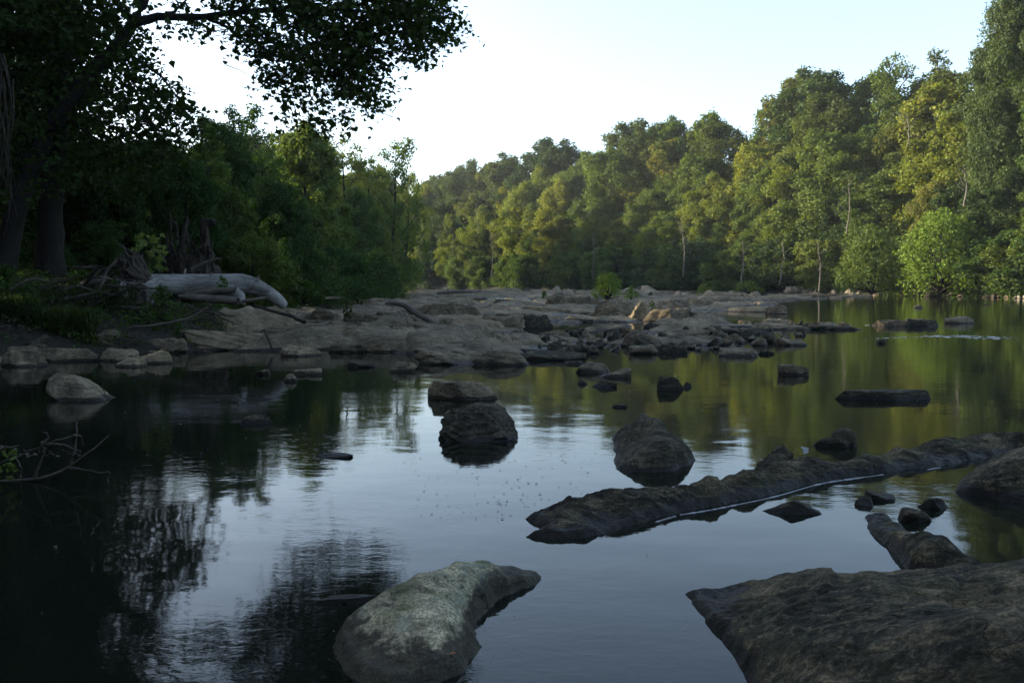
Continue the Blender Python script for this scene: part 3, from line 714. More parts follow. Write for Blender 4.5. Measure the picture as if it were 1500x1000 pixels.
def leaves_vf(C, Nrm, size, r, shape='diamond'):
    """C (n,3) centres, Nrm (n,3) normals, size (n,)"""
    n = len(C)
    Nrm = Nrm / (np.linalg.norm(Nrm, axis=1)[:, None] + 1e-9)
    t_ = np.cross(Nrm, r.normal(size=(n, 3))); t_ /= np.linalg.norm(t_, axis=1)[:, None] + 1e-9
    b = np.cross(Nrm, t_)
    if shape == 'diamond': uv = np.array([(-.5, 0), (0, -.32), (.5, 0), (.02, .34)]); h = np.array([0, .06, -.05, .06])
    elif shape == 'maple': uv = np.array([(-.5, 0), (-.22, -.42), (.08, -.2), (.52, 0), (.1, .22), (-.24, .44)]); h = np.array([0, -.1, .05, -.12, .05, -.1])
    else: uv = np.array([(-.5, -.1), (.05, -.22), (.55, 0), (0, .2)]); h = np.array([0, .05, -.1, .05])
    sc = size[:, None, None]
    V = C[:, None] + sc * (uv[None, :, :1] * t_[:, None] + uv[None, :, 1:] * b[:, None] + h[None, :, None] * Nrm[:, None])
    k = len(uv)
    return V.reshape(-1, 3), np.arange(n * k).reshape(n, k)
def leaf_cloud(lobes, per_m2, size, r, shape='diamond', fill=.45, sizevar=.35):
    """lobes: (x,y,z,rx,ry,rz). leaves on ragged shells, denser at the top"""
    Cs, Ns = [], []
    for l in lobes:
        c, R = np.array(l[:3]), np.array(l[3:6])
        n = int(per_m2 * 4 * math.pi * (R[0] * R[1] * R[2]) ** (2 / 3)); n = max(n, 12)
        d = r.normal(size=(n, 3)); d[:, 2] = d[:, 2] * .9 + .25; d /= np.linalg.norm(d, axis=1)[:, None]
        rad = .38 + .80 * r.random(n) ** .7
        lump = 1 + .34 * perlin(d * 2.3 + c * .7) + .22 * perlin(d * 6 + c)
        keep = perlin(d * 3.1 + c * 1.3) > -.34
        P = c + d * R * (rad * lump)[:, None]
        Cs.append(P[keep]); Ns.append((d + r.normal(size=(n, 3)) * .75 + [0, 0, .35])[keep])
    C = np.concatenate(Cs); N = np.concatenate(Ns)
    return leaves_vf(C, N, size * (1 + sizevar * r.normal(size=len(C)).clip(-2, 2)), r, shape)

def tree_proto(h, rad, cb, seed, kind='round', leaf=.28, dens=34, nl=26, tr=.22, lean=0.0):
    """returns (trunk_mesh, crown_mesh); real units, trunk base at the origin"""
    r = np.random.default_rng(seed)
    top = np.array([lean * h + r.normal() * .4, r.normal() * .4, h * .93])
    tp = spline([(0, 0, -.6), (r.normal() * .2, r.normal() * .2, h * .3), top * .6 + r.normal(size=3) * .3, top], 14)
    tubes = [(tp, [tr * 1.5, tr, tr * .75, tr * .5, .03])]
    lobes = []
    for k in range(nl):
        u = (k + r.random()) / nl
        z = cb * h + (1 - cb) * h * u
        prof = {'round': math.sin(math.pi * min(1, .12 + .88 * u) ** .9) ** .55 if u < 1 else 0, 'tall': (1 - u) ** .5 * .8 + .15, 'spread': .35 + .65 * math.sin(math.pi * (.2 + .75 * u)), 'wisp': .6 * math.sin(math.pi * (.1 + .85 * u)) + .15}[kind]
        ang = k * 2.4 + r.normal() * .5
        q = rad * prof * r.uniform(.3, 1.0)
        lr = rad * r.uniform(.13, .30) * (.85 if kind == 'wisp' else 1) * (1 - .35 * u)
        ax = tp[np.argmin(np.abs(tp[:, 2] - z))]
        c = np.array([ax[0] + math.cos(ang) * q, ax[1] + math.sin(ang) * q, z])
        lobes.append((*c, lr * r.uniform(.9, 1.3), lr * r.uniform(.9, 1.3), lr * r.uniform(.6, 1.5)))
        if k % 4 == 0 or kind == 'wisp':
            zs = max(cb * h * .6, z - q * .9); s = tp[np.argmin(np.abs(tp[:, 2] - zs))]
            tubes.append(([s, (s + c) / 2 + r.normal(size=3) * .25 + [0, 0, .2], c + [0, 0, lr * .3]], [tr * .38 * (1 - .5 * u), .025]))
    # small ragged tufts that break the outline
    for k in range(nl):
        l = lobes[r.integers(len(lobes))]; d = r.normal(size=3); d[2] = abs(d[2]); d /= np.linalg.norm(d)
        lobes.append((*(np.array(l[:3]) + d * np.array(l[3:6]) * r.uniform(.9, 1.25)), *(np.full(3, rad * r.uniform(.07, .16)))))
    trunk = tubes_mesh('trunk', tubes, 7, .04, 8, seed=seed)
    V, F = leaf_cloud(lobes, dens, leaf, r)
    return trunk, npmesh('crown', V, F, False)

PROT = {}; TILT = random.Random(9)
def proto(key, leafmat, barkmat, **kw):
    t_, c_ = tree_proto(**kw); t_.materials.append(M[barkmat]); c_.materials.append(M[leafmat])
    PROT[key] = (t_, c_, kw['h'] * 1.0, kw['rad'])
for i, (m, kd) in enumerate([('leaf_yellow', 'round'), ('leaf_yellow', 'tall'), ('leaf_mid', 'round'), ('leaf_mid', 'spread'), ('leaf_dark', 'round'), ('leaf_dark', 'spread'), ('leaf_olive', 'round'), ('leaf_olive', 'spread')]):
    proto(m[5:] + '_' + kd, m, 'bark', h=17, rad=5.2 if kd != 'tall' else 3.8, cb=.16 if kd != 'tall' else .12, seed=20 + i, kind=kd, nl=95)
proto('wisp', 'leaf_mid', 'bark', h=17, rad=3.6, cb=.5, seed=61, kind='wisp', dens=26, nl=40, leaf=.2)
proto('spire', 'leaf_olive', 'bark', h=17, rad=2.2, cb=.4, seed=63, kind='tall', dens=34, nl=40, leaf=.2)
for i, m in enumerate(['leaf_dark', 'leaf_mid']): proto('giant%d' % i, m, 'bark', h=30, rad=8, cb=.08, seed=90 + i, kind='round', nl=190, leaf=.27, dens=36, tr=.4)
proto('low', 'leaf_mid', 'bark', h=8, rad=4.2, cb=.04, seed=64, kind='spread', nl=80, tr=.13)
proto('lowdark', 'leaf_dark', 'bark', h=8, rad=4.4, cb=.03, seed=65, kind='spread', nl=80, tr=.13)
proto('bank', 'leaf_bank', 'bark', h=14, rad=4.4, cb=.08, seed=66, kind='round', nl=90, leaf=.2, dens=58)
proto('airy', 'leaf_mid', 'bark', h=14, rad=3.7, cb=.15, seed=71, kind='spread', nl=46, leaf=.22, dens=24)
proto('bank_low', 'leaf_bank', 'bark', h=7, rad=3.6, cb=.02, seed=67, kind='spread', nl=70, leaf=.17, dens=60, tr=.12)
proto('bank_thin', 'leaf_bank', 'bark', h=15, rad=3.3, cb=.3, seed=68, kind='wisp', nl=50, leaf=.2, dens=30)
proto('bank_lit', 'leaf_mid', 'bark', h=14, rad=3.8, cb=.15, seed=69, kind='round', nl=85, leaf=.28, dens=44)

def plant(key, x, y, top, label, group, rot=None, fat=1.0, cat='tree', name='tree', zofs=0.0):
    t_, c_, h, rd = PROT[key]; z = gz(x, y) - .1 + zofs
    s = max(.3, (top - z) / h)
    o = empty(name, (x, y, z), label, cat, group); o.rotation_euler.z = rr.uniform(0, 6.28) if rot is None else rot
    o.scale = (s * fat, s * fat, s); o.rotation_euler.x = TILT.gauss(0, .05); o.rotation_euler.y = TILT.gauss(0, .05)
    link('trunk', t_, parent=o); link('crown', c_, parent=o)
    return o
def ordn(k): return ['first', 'second', 'third', 'fourth', 'fifth', 'sixth', 'seventh', 'eighth', 'ninth', 'tenth', 'eleventh', 'twelfth', 'thirteenth', 'fourteenth', 'fifteenth', 'sixteenth', 'seventeenth', 'eighteenth', 'nineteenth', 'twentieth', 'twenty-first', 'twenty-second', 'twenty-third', 'twenty-fourth', 'twenty-fifth', 'twenty-sixth', 'twenty-seventh', 'twenty-eighth', 'twenty-ninth', 'thirtieth'][k]
LOOK = {'airy': 'light airy mid-green', 'giant0': 'very tall dark green', 'giant1': 'very tall mid-green', 'yellow_round': 'yellow-green round-crowned', 'yellow_tall': 'yellow-green narrow', 'mid_round': 'mid-green round-crowned', 'mid_spread': 'mid-green spreading', 'dark_round': 'dark green round-crowned',
        'dark_spread': 'dark green spreading', 'olive_round': 'olive-brown round-crowned', 'olive_spread': 'olive-brown spreading', 'wisp': 'sparse see-through', 'spire': 'slim spiky', 'low': 'low mid-green overhanging', 'lowdark': 'low dark green overhanging'}

# skyline of the far bank, left to right: pixel x, top y, key
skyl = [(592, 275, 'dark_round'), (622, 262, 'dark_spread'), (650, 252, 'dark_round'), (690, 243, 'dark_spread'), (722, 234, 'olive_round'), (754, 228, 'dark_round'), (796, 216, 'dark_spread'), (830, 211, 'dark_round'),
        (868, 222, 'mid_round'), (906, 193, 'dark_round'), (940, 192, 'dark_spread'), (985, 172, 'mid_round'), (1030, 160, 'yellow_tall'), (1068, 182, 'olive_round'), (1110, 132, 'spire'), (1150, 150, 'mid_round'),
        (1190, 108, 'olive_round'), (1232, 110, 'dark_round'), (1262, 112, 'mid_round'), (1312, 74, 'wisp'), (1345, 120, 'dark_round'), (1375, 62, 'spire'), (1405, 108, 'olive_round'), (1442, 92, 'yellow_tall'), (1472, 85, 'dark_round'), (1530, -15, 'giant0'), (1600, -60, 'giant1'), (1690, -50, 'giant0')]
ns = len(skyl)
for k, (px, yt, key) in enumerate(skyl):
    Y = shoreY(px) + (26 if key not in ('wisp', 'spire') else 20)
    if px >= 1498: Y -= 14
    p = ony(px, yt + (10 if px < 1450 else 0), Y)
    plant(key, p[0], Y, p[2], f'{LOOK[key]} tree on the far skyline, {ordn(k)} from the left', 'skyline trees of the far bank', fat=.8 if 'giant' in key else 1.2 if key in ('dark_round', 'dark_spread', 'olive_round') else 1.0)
# rows in front of the skyline
def row(off, frac, keys, count, rowname, x0=575, x1=1660, jit=14, fat=(1., 1.35), dy=5):
    sx = [s[0] for s in skyl]; sy = [s[1] for s in skyl]
    lst = []
    for k in range(count):
        px = x0 + (x1 - x0) * ((k + .5) / count) ** 1.0 + rr.uniform(-jit, jit)
        Y = shoreY(px) + off + rr.uniform(-dy, dy) * .5
        ys = np.interp(px, sx, sy); yt = HOR - (HOR - max(ys, 85)) * frac * rr.uniform(.82, 1.06)
        p = ony(px, yt, Y); key = keys[rr.randrange(len(keys))]
        vis = min(count - 1, k)
        plant(key, p[0], Y, p[2], f'{LOOK[key]} tree, {ordn(k)} from the left in the {rowname} row across the river', f'{rowname} row of trees on the far bank', fat=rr.uniform(*fat))
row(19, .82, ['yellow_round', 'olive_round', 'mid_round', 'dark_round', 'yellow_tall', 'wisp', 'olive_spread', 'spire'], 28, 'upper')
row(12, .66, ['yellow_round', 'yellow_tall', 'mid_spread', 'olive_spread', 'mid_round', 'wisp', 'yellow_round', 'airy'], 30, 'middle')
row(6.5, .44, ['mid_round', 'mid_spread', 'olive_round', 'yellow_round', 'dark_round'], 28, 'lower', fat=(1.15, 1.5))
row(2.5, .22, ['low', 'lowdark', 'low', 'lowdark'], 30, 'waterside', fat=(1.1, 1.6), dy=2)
# a long way upstream, closing the gap
for k, (x, y, tz) in enumerate([(-75, 300, 30), (-62, 310, 32), (-95, 330, 34), (-50, 290, 30), (-110, 300, 30), (-40, 262, 30), (-130, 330, 32)]):
    plant(['dark_round', 'mid_round', 'dark_spread'][k % 3], x, y, tz, 'hazy dark tree in the far gap where the river bends left', 'trees at the river bend', fat=1.3)

# dead pale snags and bare trunks among the far trees
snag_px = [(1001, 392, 316, 128), (868, 398, 340, 150), (1085, 412, 352, 122), (1141, 405, 350, 118), (700, 330, 295, 185), (720, 395, 345, 182), (660, 415, 345, 205), (612, 418, 330, 215), (1330, 205, 165, 112), (1412, 290, 245, 92), (1240, 330, 262, 112), (1062, 170, 132, 140), (1200, 415, 350, 112)]
for k, (px, yb, yt, Y) in enumerate(snag_px):
    if k == 11: continue
    a, b = ony(px, yb + 12, Y + 1), ony(px - 3 + k % 4 * 3, yt, Y + 1)
    t_ = [([a, (a + b) / 2 + [.3, 0, 0], b], [.11, .08, .03])]
    for j in range(4):
        f = .4 + .15 * j; s = a + (b - a) * f; t_.append(([s, s + [rr.choice([-1, 1]) * rr.uniform(.6, 1.6), 0, rr.uniform(.8, 1.8)]], [.05, .015]))
    c = a.copy(); me = tubes_mesh('snag', [(np.array(p_) - c, q_) for p_, q_ in t_], 6, .05, 8, .05, k)
    nm = ['thin white snag in front of dark foliage right of the rock shelf bush', 'short grey snag above the green shelf bush', 'leaning bare trunk at the water, first of three', 'leaning bare trunk at the water, second of three', 'reddish-lit bare trunk high on the distant bank', 'pale bare trunk low on the distant bank',
          'thin dead trunk at the distant waterside', 'leftmost thin dead trunk at the distant waterside', 'bare pale branches under the sparse skyline tree', 'bare pale trunk high at the right side of the far bank', 'crooked dead trunk in the lower trees at right', 'pale dead top on the skyline', 'leaning bare trunk at the water, third of three'][k]
    props(link('snag', me, M['bark_pale'], loc=c), nm, 'dead tree')

# bushes on the far bank and shelf
def bush(px0, px1, yt, yb, Y, m, label, leaf=.16, dens=22, nl=26, name='bush', seed=0, depth=.8, cb=0.05, shape='diamond', z0=None):
    r = np.random.default_rng(seed + 300)
    c = ony((px0 + px1) / 2, yb, Y); W = (px1 - px0) / FPX * Y / 2; H = (yb - yt) / FPX * Y
    if z0 is not None: c[2] = z0; H = ony((px0 + px1) / 2, yt, Y)[2] - z0
    lobes, tb = [], []
    for k in range(nl):
        a = k * 2.4; u = (k + .5) / nl; z = H * (cb + (1 - cb) * u * .88)
        q = W * math.sqrt(max(0, 1 - (u * 1.02) ** 2)) * r.uniform(.3, .82)
        lr = W * r.uniform(.18, .32)
        lc = np.array([math.cos(a) * q, math.sin(a) * q * depth, z]); lobes.append((*lc, lr, lr, min(lr, H * .25)))
        tb.append(([(0, 0, -.1), lc * [.4, .4, .5], lc], [.03 * W, .006 * W]))
    for k in range(nl * 2):
        l = lobes[r.integers(nl)]; d = r.normal(size=3); d[2] = abs(d[2]); d /= np.linalg.norm(d)
        lobes.append((*(np.array(l[:3]) + d * np.array(l[3:6]) * 1.05), *(np.full(3, W * r.uniform(.05, .1)))))
    e = empty(name, c, label, name.replace('_', ' '))
    V, F = leaf_cloud(lobes, dens, leaf, r, shape)
    link('foliage', npmesh('foliage', V, F, False), M[m], e)
    link('stems', tubes_mesh('stems', tb, 5, seed=seed), M['bark'], e)
    return e
bush(1298, 1452, 308, 428, 95, 'leaf_bright', 'bright green round bush on the far right shore beside the tall pale boulder', leaf=.30, dens=9, nl=34, seed=1)
bush(1222, 1335, 333, 428, 101, 'leaf_mid', 'duller green bush left of the bright one on the far right shore', leaf=.28, dens=10, nl=32, seed=2)
bush(1395, 1470, 396, 428, 92, 'leaf_bright', 'low spreading green bush right of the bright round one', leaf=.2, dens=10, nl=18, seed=3)
bush(857, 924, 404, 437, 66, 'leaf_bright', 'bright green bush growing on the rock shelf', leaf=.17, dens=20, nl=26, seed=4, depth=.6)
bush(910, 938, 422, 437, 64, 'leaf_bright', 'small green clump at the right foot of the shelf bush', leaf=.14, dens=22, nl=12, seed=5)
bush(789, 805, 426, 440, 70, 'leaf_bright', 'small green tuft left of the shelf bush, by the rapids', leaf=.13, dens=22, nl=10, seed=6)
bush(1015, 1045, 418, 433, 88, 'leaf_yellow', 'small yellow-green clump on the far shelf right of the shelf bush', leaf=.2, dens=14, nl=10, seed=7)
bush(1072, 1120, 412, 430, 112, 'leaf_yellow', 'low yellow-green growth along the far shore behind the pools', leaf=.25, dens=12, nl=12, seed=8)
bush(1262, 1300, 408, 426, 104, 'leaf_mid', 'low green growth below the duller bush', leaf=.28, dens=12, nl=12, seed=9)
bush(948, 962, 440, 452, 45, 'leaf_yellow', 'tiny yellow-green sprig in a crack of the dark domed rock', leaf=.07, dens=50, nl=7, seed=10)

# ------------------------------------------------------------------ left bank trees
left = [  # px, ytop, Y, key, fat, label
 (300, 182, 40, 'bank_thin', 1.0, 'thin-crowned tree against the white sky gap, left of centre'),
 (322, 185, 46, 'bank', .9, 'dense dark tree right of the thin-crowned one under the sky gap'),
 (352, 170, 50, 'bank_thin', 1.0, 'taller thin-topped tree under the sky gap'),
 (392, 168, 54, 'bank_thin', 1.1, 'dense tree below the tip of the overhanging branch'),
 (436, 190, 60, 'bank_lit', 1.0, 'dense tree behind the lowest overhanging leaves'),
 (474, 200, 68, 'wisp', 1.1, 'dim tree left of the sunlit pair on the left bank'),
 (515, 208, 84, 'airy', .95, 'sunlit yellow-green tree on the left bank beside open sky'),
 (542, 238, 88, 'airy', .8, 'green tree between the two pointed ones on the left bank'),
 (568, 212, 94, 'airy', .85, 'tall pointed green tree, the last tall one of the left bank'),
 (590, 262, 112, 'airy', .8, 'green tree at the end of the left bank beside the river gap'),
 (545, 300, 84, 'bank_lit', .9, 'round green tree leaning to the water at the end of the left bank'),
 (510, 285, 74, 'mid_spread', .8, 'dark green tree in front of the sunlit pair'),
 (582, 335, 118, 'olive_round', .7, 'brownish tree low at the end of the left bank'),
 (450, 300, 54, 'bank_lit', 1.0, 'dark round tree above the low ground cover'),
 (395, 270, 44, 'bank', 1.1, 'dark round tree behind the right end of the pale log'),
 (335, 275, 38, 'bank', 1.0, 'dark green tree behind the upturned stump'),
 (270, 240, 34, 'bank', 1.0, 'dark tree left of the upturned stump'),
 (205, 230, 33, 'bank', 1.1, 'dark tree behind the root end of the pale log'),
 (140, 210, 34, 'bank', 1.1, 'dark tree right of the vertical dark trunk'),
 (60, 180, 36, 'bank', 1.2, 'dark tree deep in shade at the left edge'),
 (540, 372, 70, 'bank_low', 1.2, 'low leafy bush at the water end of the left bank'),
 (490, 365, 56, 'bank_low', 1.2, 'low leafy bush behind the far driftwood'),
 (440, 368, 44, 'bank_low', 1.2, 'low leafy bush right of the pale log'),
 (370, 352, 34, 'bank_low', 1.1, 'low leafy bush right behind the pale log'),
 (250, 350, 31, 'bank_low', 1.0, 'low leafy bush behind the log around the stump'),
 (150, 350, 30, 'bank_low', 1.1, 'low leafy bush behind the driftwood pile'),
 (40, 340, 28, 'bank_low', 1.1, 'low leafy bush at the left edge under the leaning trunk'),
]
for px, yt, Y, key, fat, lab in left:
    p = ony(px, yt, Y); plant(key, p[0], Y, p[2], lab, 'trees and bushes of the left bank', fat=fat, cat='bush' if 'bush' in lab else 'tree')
# the wood behind and beside the left bank: it shades the river and stands in its reflection
nb = 0
for k in range(46):
    i = k % 23; a = i / 22
    yy = -22 + a * 200; d = (11 if k < 23 else 22) + rr.uniform(-3, 3)
    q = np.array([np.interp(yy, LS[1:10, 1], LS[1:10, 0]) - d, yy])
    scr = 750 + q[0] / max(q[1], .1) * FPX
    if q[1] > 0 and scr > 150 and q[1] < 62 : top = HOR - rr.uniform(200, 240) if False else None
    tz = rr.uniform(15, 20)
    if q[1] > 10: # keep the sky gap open
        lim = np.interp(scr, [-400, -80, 0, 60, 320, 420, 500, 600], [-600, -600, 100, 225, 215, 205, 235, 280])
        tz = min(tz + 4, CAMH + (HOR - lim) / FPX * q[1])
        if scr > 320 and q[1] > 100: tz = CAMH + (HOR - 262) / FPX * q[1]
    plant(['bank', 'bank_thin', 'bank'][k % 3] if scr < 420 else 'mid_round', q[0], q[1], tz, 'dark tree of the wood behind the left bank', 'wood behind the left bank', fat=1.15)
for k in range(44):
    yy = -14 + (k % 22) * 3.4; q = (np.interp(yy, LS[1:10, 1], LS[1:10, 0]) - (5 if k < 22 else 9) + rr.uniform(-1, 1), yy)
    if q[1] > 4 and 750 + (q[0] + 4.5) / q[1] * FPX > -20: continue
    plant(['bank_low', 'bank'][k // 22], q[0], q[1], (5.5 if k < 22 else 12) + rr.uniform(-1, 1), 'shrubby tree on the left bank beside the viewer', 'wood behind the left bank', fat=1.2)
for k in range(16):  # unseen trees behind the camera, added to take skylight off the foreground rocks
    x, y = -30 + k * 5 + rr.uniform(-2, 2), -15 - (k % 2) * 6 + rr.uniform(-2, 2)
    plant(['bank', 'mid_round'][k % 2], x, y, rr.uniform(14, 18), 'unseen tree added behind the viewer to darken the near rocks', 'unseen trees added behind the viewer', fat=1.2)
M['brown_leaf_dull'] = flat_mat('brown_leaf_dull', (.045, .03, .018))
# ------------------------------------------------------------------ near overhanging tree
def pth(*a): return np.array([ony(*q) for q in a])
tr0 = ony(74, 404, 25.5); 
e = empty('overhanging_tree', (tr0[0], tr0[1], gz(tr0[0], tr0[1])), 'big dark tree at left whose long leafy limb hangs over the river', 'tree'); eb = np.array(e.location)
tb = [(pth((74, 412, 25.5), (73, 330, 25.5), (78, 250, 25.6), (88, 150, 25.8), (95, 0, 26), (110, -160, 26)) - eb, [.48, .34, .31, .28, .25, .15])]
link('trunk', tubes_mesh('trunk', tb, 14, .03, 24, .015, 3), M['bark'], e)
eL = empty('leaning_tree', ony(8, 392, 24), 'dark trunk leaning right from the left edge, forking into the overhanging limb', 'tree'); el = np.array(eL.location)
tb = [(pth((4, 405, 24), (10, 370, 24), (22, 318, 24), (50, 240, 24.1), (88, 165, 24.3), (130, 112, 24.5), (168, 72, 24.7), (196, 32, 24.9), (214, -6, 25), (232, -60, 25.2), (240, -140, 25.4)) - el, [.36, .3, .27, .24, .22, .2, .19, .15, .13, .1, .06])]
link('trunk', tubes_mesh('trunk', tb, 12, .03, 30, .01, 4), M['bark'], eL)
limb = [pth((190, 36, 24.9), (215, 29, 24.9), (245, 24, 24.8), (290, 25, 24.6), (345, 18, 24.5), (420, 12, 24.4), (500, 15, 24.3), (580, 22, 24.3), (650, 34, 24.4)) - el]
tb = [(limb[0], [.15, .13, .11, .10, .08, .07, .05, .035, .015])]
twg = [((262, 26), (292, 36), (322, 47)), ((300, 24), (340, 45), (370, 80)), ((345, 18), (400, 60), (440, 110), (465, 160)), ((400, 14), (450, 60), (480, 110)), ((420, 12), (480, 50), (530, 110), (555, 158)), ((500, 15), (540, 50), (580, 70)), ((560, 20), (600, 50), (615, 90)), ((240, 24), (265, 10), (290, -20)),
       ((345, 18), (400, -20), (450, -70)), ((420, 12), (500, -30), (560, -80)), ((500, 15), (570, -10), (620, -40)), ((214, -6), (300, -60), (420, -130)), ((168, 72), (215, 95), (250, 130), (280, 165)), ((130, 112), (190, 160), (240, 200)), ((88, 165), (150, 210), (200, 250)), ((196, 32), (150, -20), (100, -80)), ((130, 112), (90, 60), (40, 20))]
for k, tw in enumerate(twg):
    d0 = 24.8; P = pth(*[(a, b, d0 + rr.uniform(-1.5, 1.5) * j / 2) for j, (a, b) in enumerate(tw)]) - el
    tb.append((P, [.06, .012]))
link('limb', tubes_mesh('limb', tb, 8, .04, 16, .02, 5), M['bark'], eL)
blobs = [(350, 30, 28), (385, 55, 36), (420, 95, 32), (442, 135, 26), (470, 172, 18), (455, 60, 55), (515, 75, 50), (500, 120, 30), (540, 130, 26), (556, 160, 14), (500, 25, 60), (590, 35, 44), (615, 62, 30), (645, 40, 28), (668, 50, 14), (612, 92, 10), (285, 45, 15), (268, 22, 13), (250, 48, 7),
         (560, -10, 60), (620, -5, 40), (640, -40, 40), (420, -15, 45), (330, -15, 30), (420, -70, 60), (500, -80, 75), (570, -110, 60), (480, -170, 70), (400, -170, 60), (560, -190, 50), (500, -250, 50), (425, 175, 12), (395, 120, 15), (480, 195, 9), (508, 170, 12), (530, 95, 30)]
blobL = [(185, 75, 34), (212, 108, 26), (236, 140, 26), (262, 150, 18), (280, 158, 14), (250, 185, 30), (282, 200, 14), (205, 175, 46), (150, 130, 50), (100, 80, 60), (50, 60, 55), (40, 150, 60), (100, 220, 60), (170, 245, 48), (228, 238, 32), (262, 225, 20), (100, 10, 60), (30, 0, 60), (160, 15, 32), (190, 10, 16), (200, 50, 16),
         (50, -80, 80), (140, -90, 60), (0, -180, 90), (100, -200, 90), (200, -150, 55), (240, -90, 40), (260, -180, 50), (320, -210, 40), (30, 240, 50), (-60, 60, 90), (-80, -120, 110), (-160, 0, 110), (60, -300, 100), (-80, 240, 80), (320, -110, 28), (180, -260, 70)]
def hanging(blobs, Y0, Yd, seed, per, size, parent, loc, mat, name='foliage'):
    r = np.random.default_rng(seed); Cs, Ns = [], []
    for (px, py, rp) in blobs:
        nc = max(3, int(rp * rp / 36))
        for _ in range(nc):       # small sprays of leaves
            a = r.uniform(0, 6.283); q = rp * math.sqrt(r.random())
            Y = Y0 + r.normal() * Yd
            c = ony(px + math.cos(a) * q, py + math.sin(a) * q, Y)
            k = r.poisson(per) + 2
            off = r.normal(size=(k, 3)) * [.28, .28, .13]; off[:, 2] -= .25 * (off[:, 0] ** 2 + off[:, 1] ** 2)
            Cs.append(c + off); Ns.append(r.normal(size=(k, 3)) * .8 + [0, 0, .9])
    C = np.concatenate(Cs); N = np.concatenate(Ns)
    tws = []
    for cl in Cs[::3]:
        c0 = cl.mean(0) - loc; dv = r.normal(size=3) * [.5, .5, .15]; dv[0] -= .35; tws.append(([c0 + dv + [0, 0, .12], c0 + dv * .4 + [0, 0, .08], c0 - dv * .5 - [0, 0, .1]], [.014, .008, .003]))
    link('twigs', tubes_mesh('twigs', tws, 4, 0, 4), M['bark'], parent)
    V, F = leaves_vf(C - loc, N, size * (1 + .3 * r.normal(size=len(C)).clip(-2, 2)), r, 'maple')
    return link(name, npmesh(name, V, F, False), M[mat], parent)
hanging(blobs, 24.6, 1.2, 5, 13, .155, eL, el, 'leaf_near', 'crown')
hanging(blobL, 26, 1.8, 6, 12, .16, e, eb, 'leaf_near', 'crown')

# bare hanging twigs at the left edge
tw = []
for k in range(9):
    x = rr.uniform(-5, 20); y = rr.uniform(60, 150)
    tw.append((pth((x, y, 19), (x + rr.uniform(-8, 14), y + 60, 19), (x + rr.uniform(-14, 18), y + 130, 19.2), (x + rr.uniform(-14, 20), y + 200, 19.3)), [.016, .012, .006]))
c = tw[0][0][0].copy()
props(link('hanging_twigs', tubes_mesh('hanging_twigs', [(p - c, q) for p, q in tw], 5, 0, 12, .01, 8), M['drift_dark'], loc=c), 'pale bare twigs hanging down at the left edge', 'twigs')

# ------------------------------------------------------------------ fallen log and driftwood
L0 = ony(214, 420, 22.8)
lg = empty('fallen_log', L0, 'large pale bleached log on the left bank, its right end bent down to rock', 'fallen log')
P = spline(pth((201, 424, 22.6), (214, 421, 22.6), (236, 418, 22.7), (280, 417, 22.8), (325, 416, 22.9), (352, 415, 23), (372, 420, 23.1), (390, 428, 23.1), (406, 438, 23.1), (419, 450, 23.1)) - L0, 60)
u = np.linspace(0, 1, 60)
R = np.interp(u, [0, .06, .13, .25, .5, .68, .75, .88, .97, 1], [.70, .50, .34, .29, .27, .24, .20, .165, .12, .03])
V, F = [], []; seg = 28; th = np.linspace(0, 2 * math.pi, seg, endpoint=False)
d = np.gradient(P, axis=0); d /= np.linalg.norm(d, axis=1)[:, None]; aa = np.cross(d, [0, 0, 1]); aa /= np.linalg.norm(aa, axis=1)[:, None]; bb = np.cross(aa, d)
rg = R[:, None] * (1 + .10 * fbm(np.c_[np.repeat(u * 5, seg), np.tile(np.cos(th), 60) * 1.2, np.tile(np.sin(th), 60) * 1.2], 4).reshape(60, seg) + np.exp(-u[:, None] * 22) * .35 * np.cos(5 * th)[None])
rg[-1] *= .15
VV = (P[:, None] + rg[..., None] * (np.cos(th)[None, :, None] * aa[:, None] + np.sin(th)[None, :, None] * bb[:, None])).reshape(-1, 3)
i = np.arange(60 * seg).reshape(60, seg); j = np.roll(i, -1, 1)
link('trunk', npmesh('trunk', VV, np.stack([i[:-1], i[1:], j[1:], j[:-1]], -1).reshape(-1, 4)), M['log'], lg)
st = spline(pth((330, 424, 22.9), (343, 428, 22.65), (352, 437, 22.5), (357, 447, 22.45)) - L0, 10)
for (sx_, sy_, ex_, ey_) in ((268, 405, 272, 393), (306, 404, 311, 397), (372, 412, 380, 404)):
    a_, b_ = ony(sx_, sy_ + 6, 22.75) - L0, ony(ex_, ey_, 22.7) - L0
    link('broken_stub', tubes_mesh('broken_stub', [([a_, (a_ + b_) / 2, b_], [.08, .05, .035, .01])], 8, .12, 6, 0, 5), M['log'], lg)
link('branch_stub', tubes_mesh('branch_stub', [(st, [.26, .17, .15, .16, .12, .02])], 14, .04, 14, .01, 2), M['log'], lg)
# torn root plate: rough dark mass with roots radiating from it
r = np.random.default_rng(31); tb = []
cc = ony(204, 420, 22.5) - L0
for k in range(80):
    a = r.uniform(0, 6.283); ln = r.uniform(.5, 1.25); out = np.array([-r.uniform(.05, .5), math.cos(a) * ln * .8, math.sin(a) * ln])
    tb.append(([cc + [.25, 0, 0] + out * .2, cc + out * .65 + r.normal(size=3) * .08, cc + out * 1.0 + r.normal(size=3) * .12], [r.uniform(.05, .12), .06, .015]))
rp = link('root_plate', tubes_mesh('root_plate', tb, 7, .12, 9, .03, 3), M['drift_dark'], lg)
V, F = rock_verts(.7, 1.1, 1.25, 77, 5, 0, .28, 6, under=.5, capr=(0, .02)); V = V * .8 + cc + [0, 0, -.35]
link('root_core', npmesh('root_core', V, F), M['drift_dark'], lg)
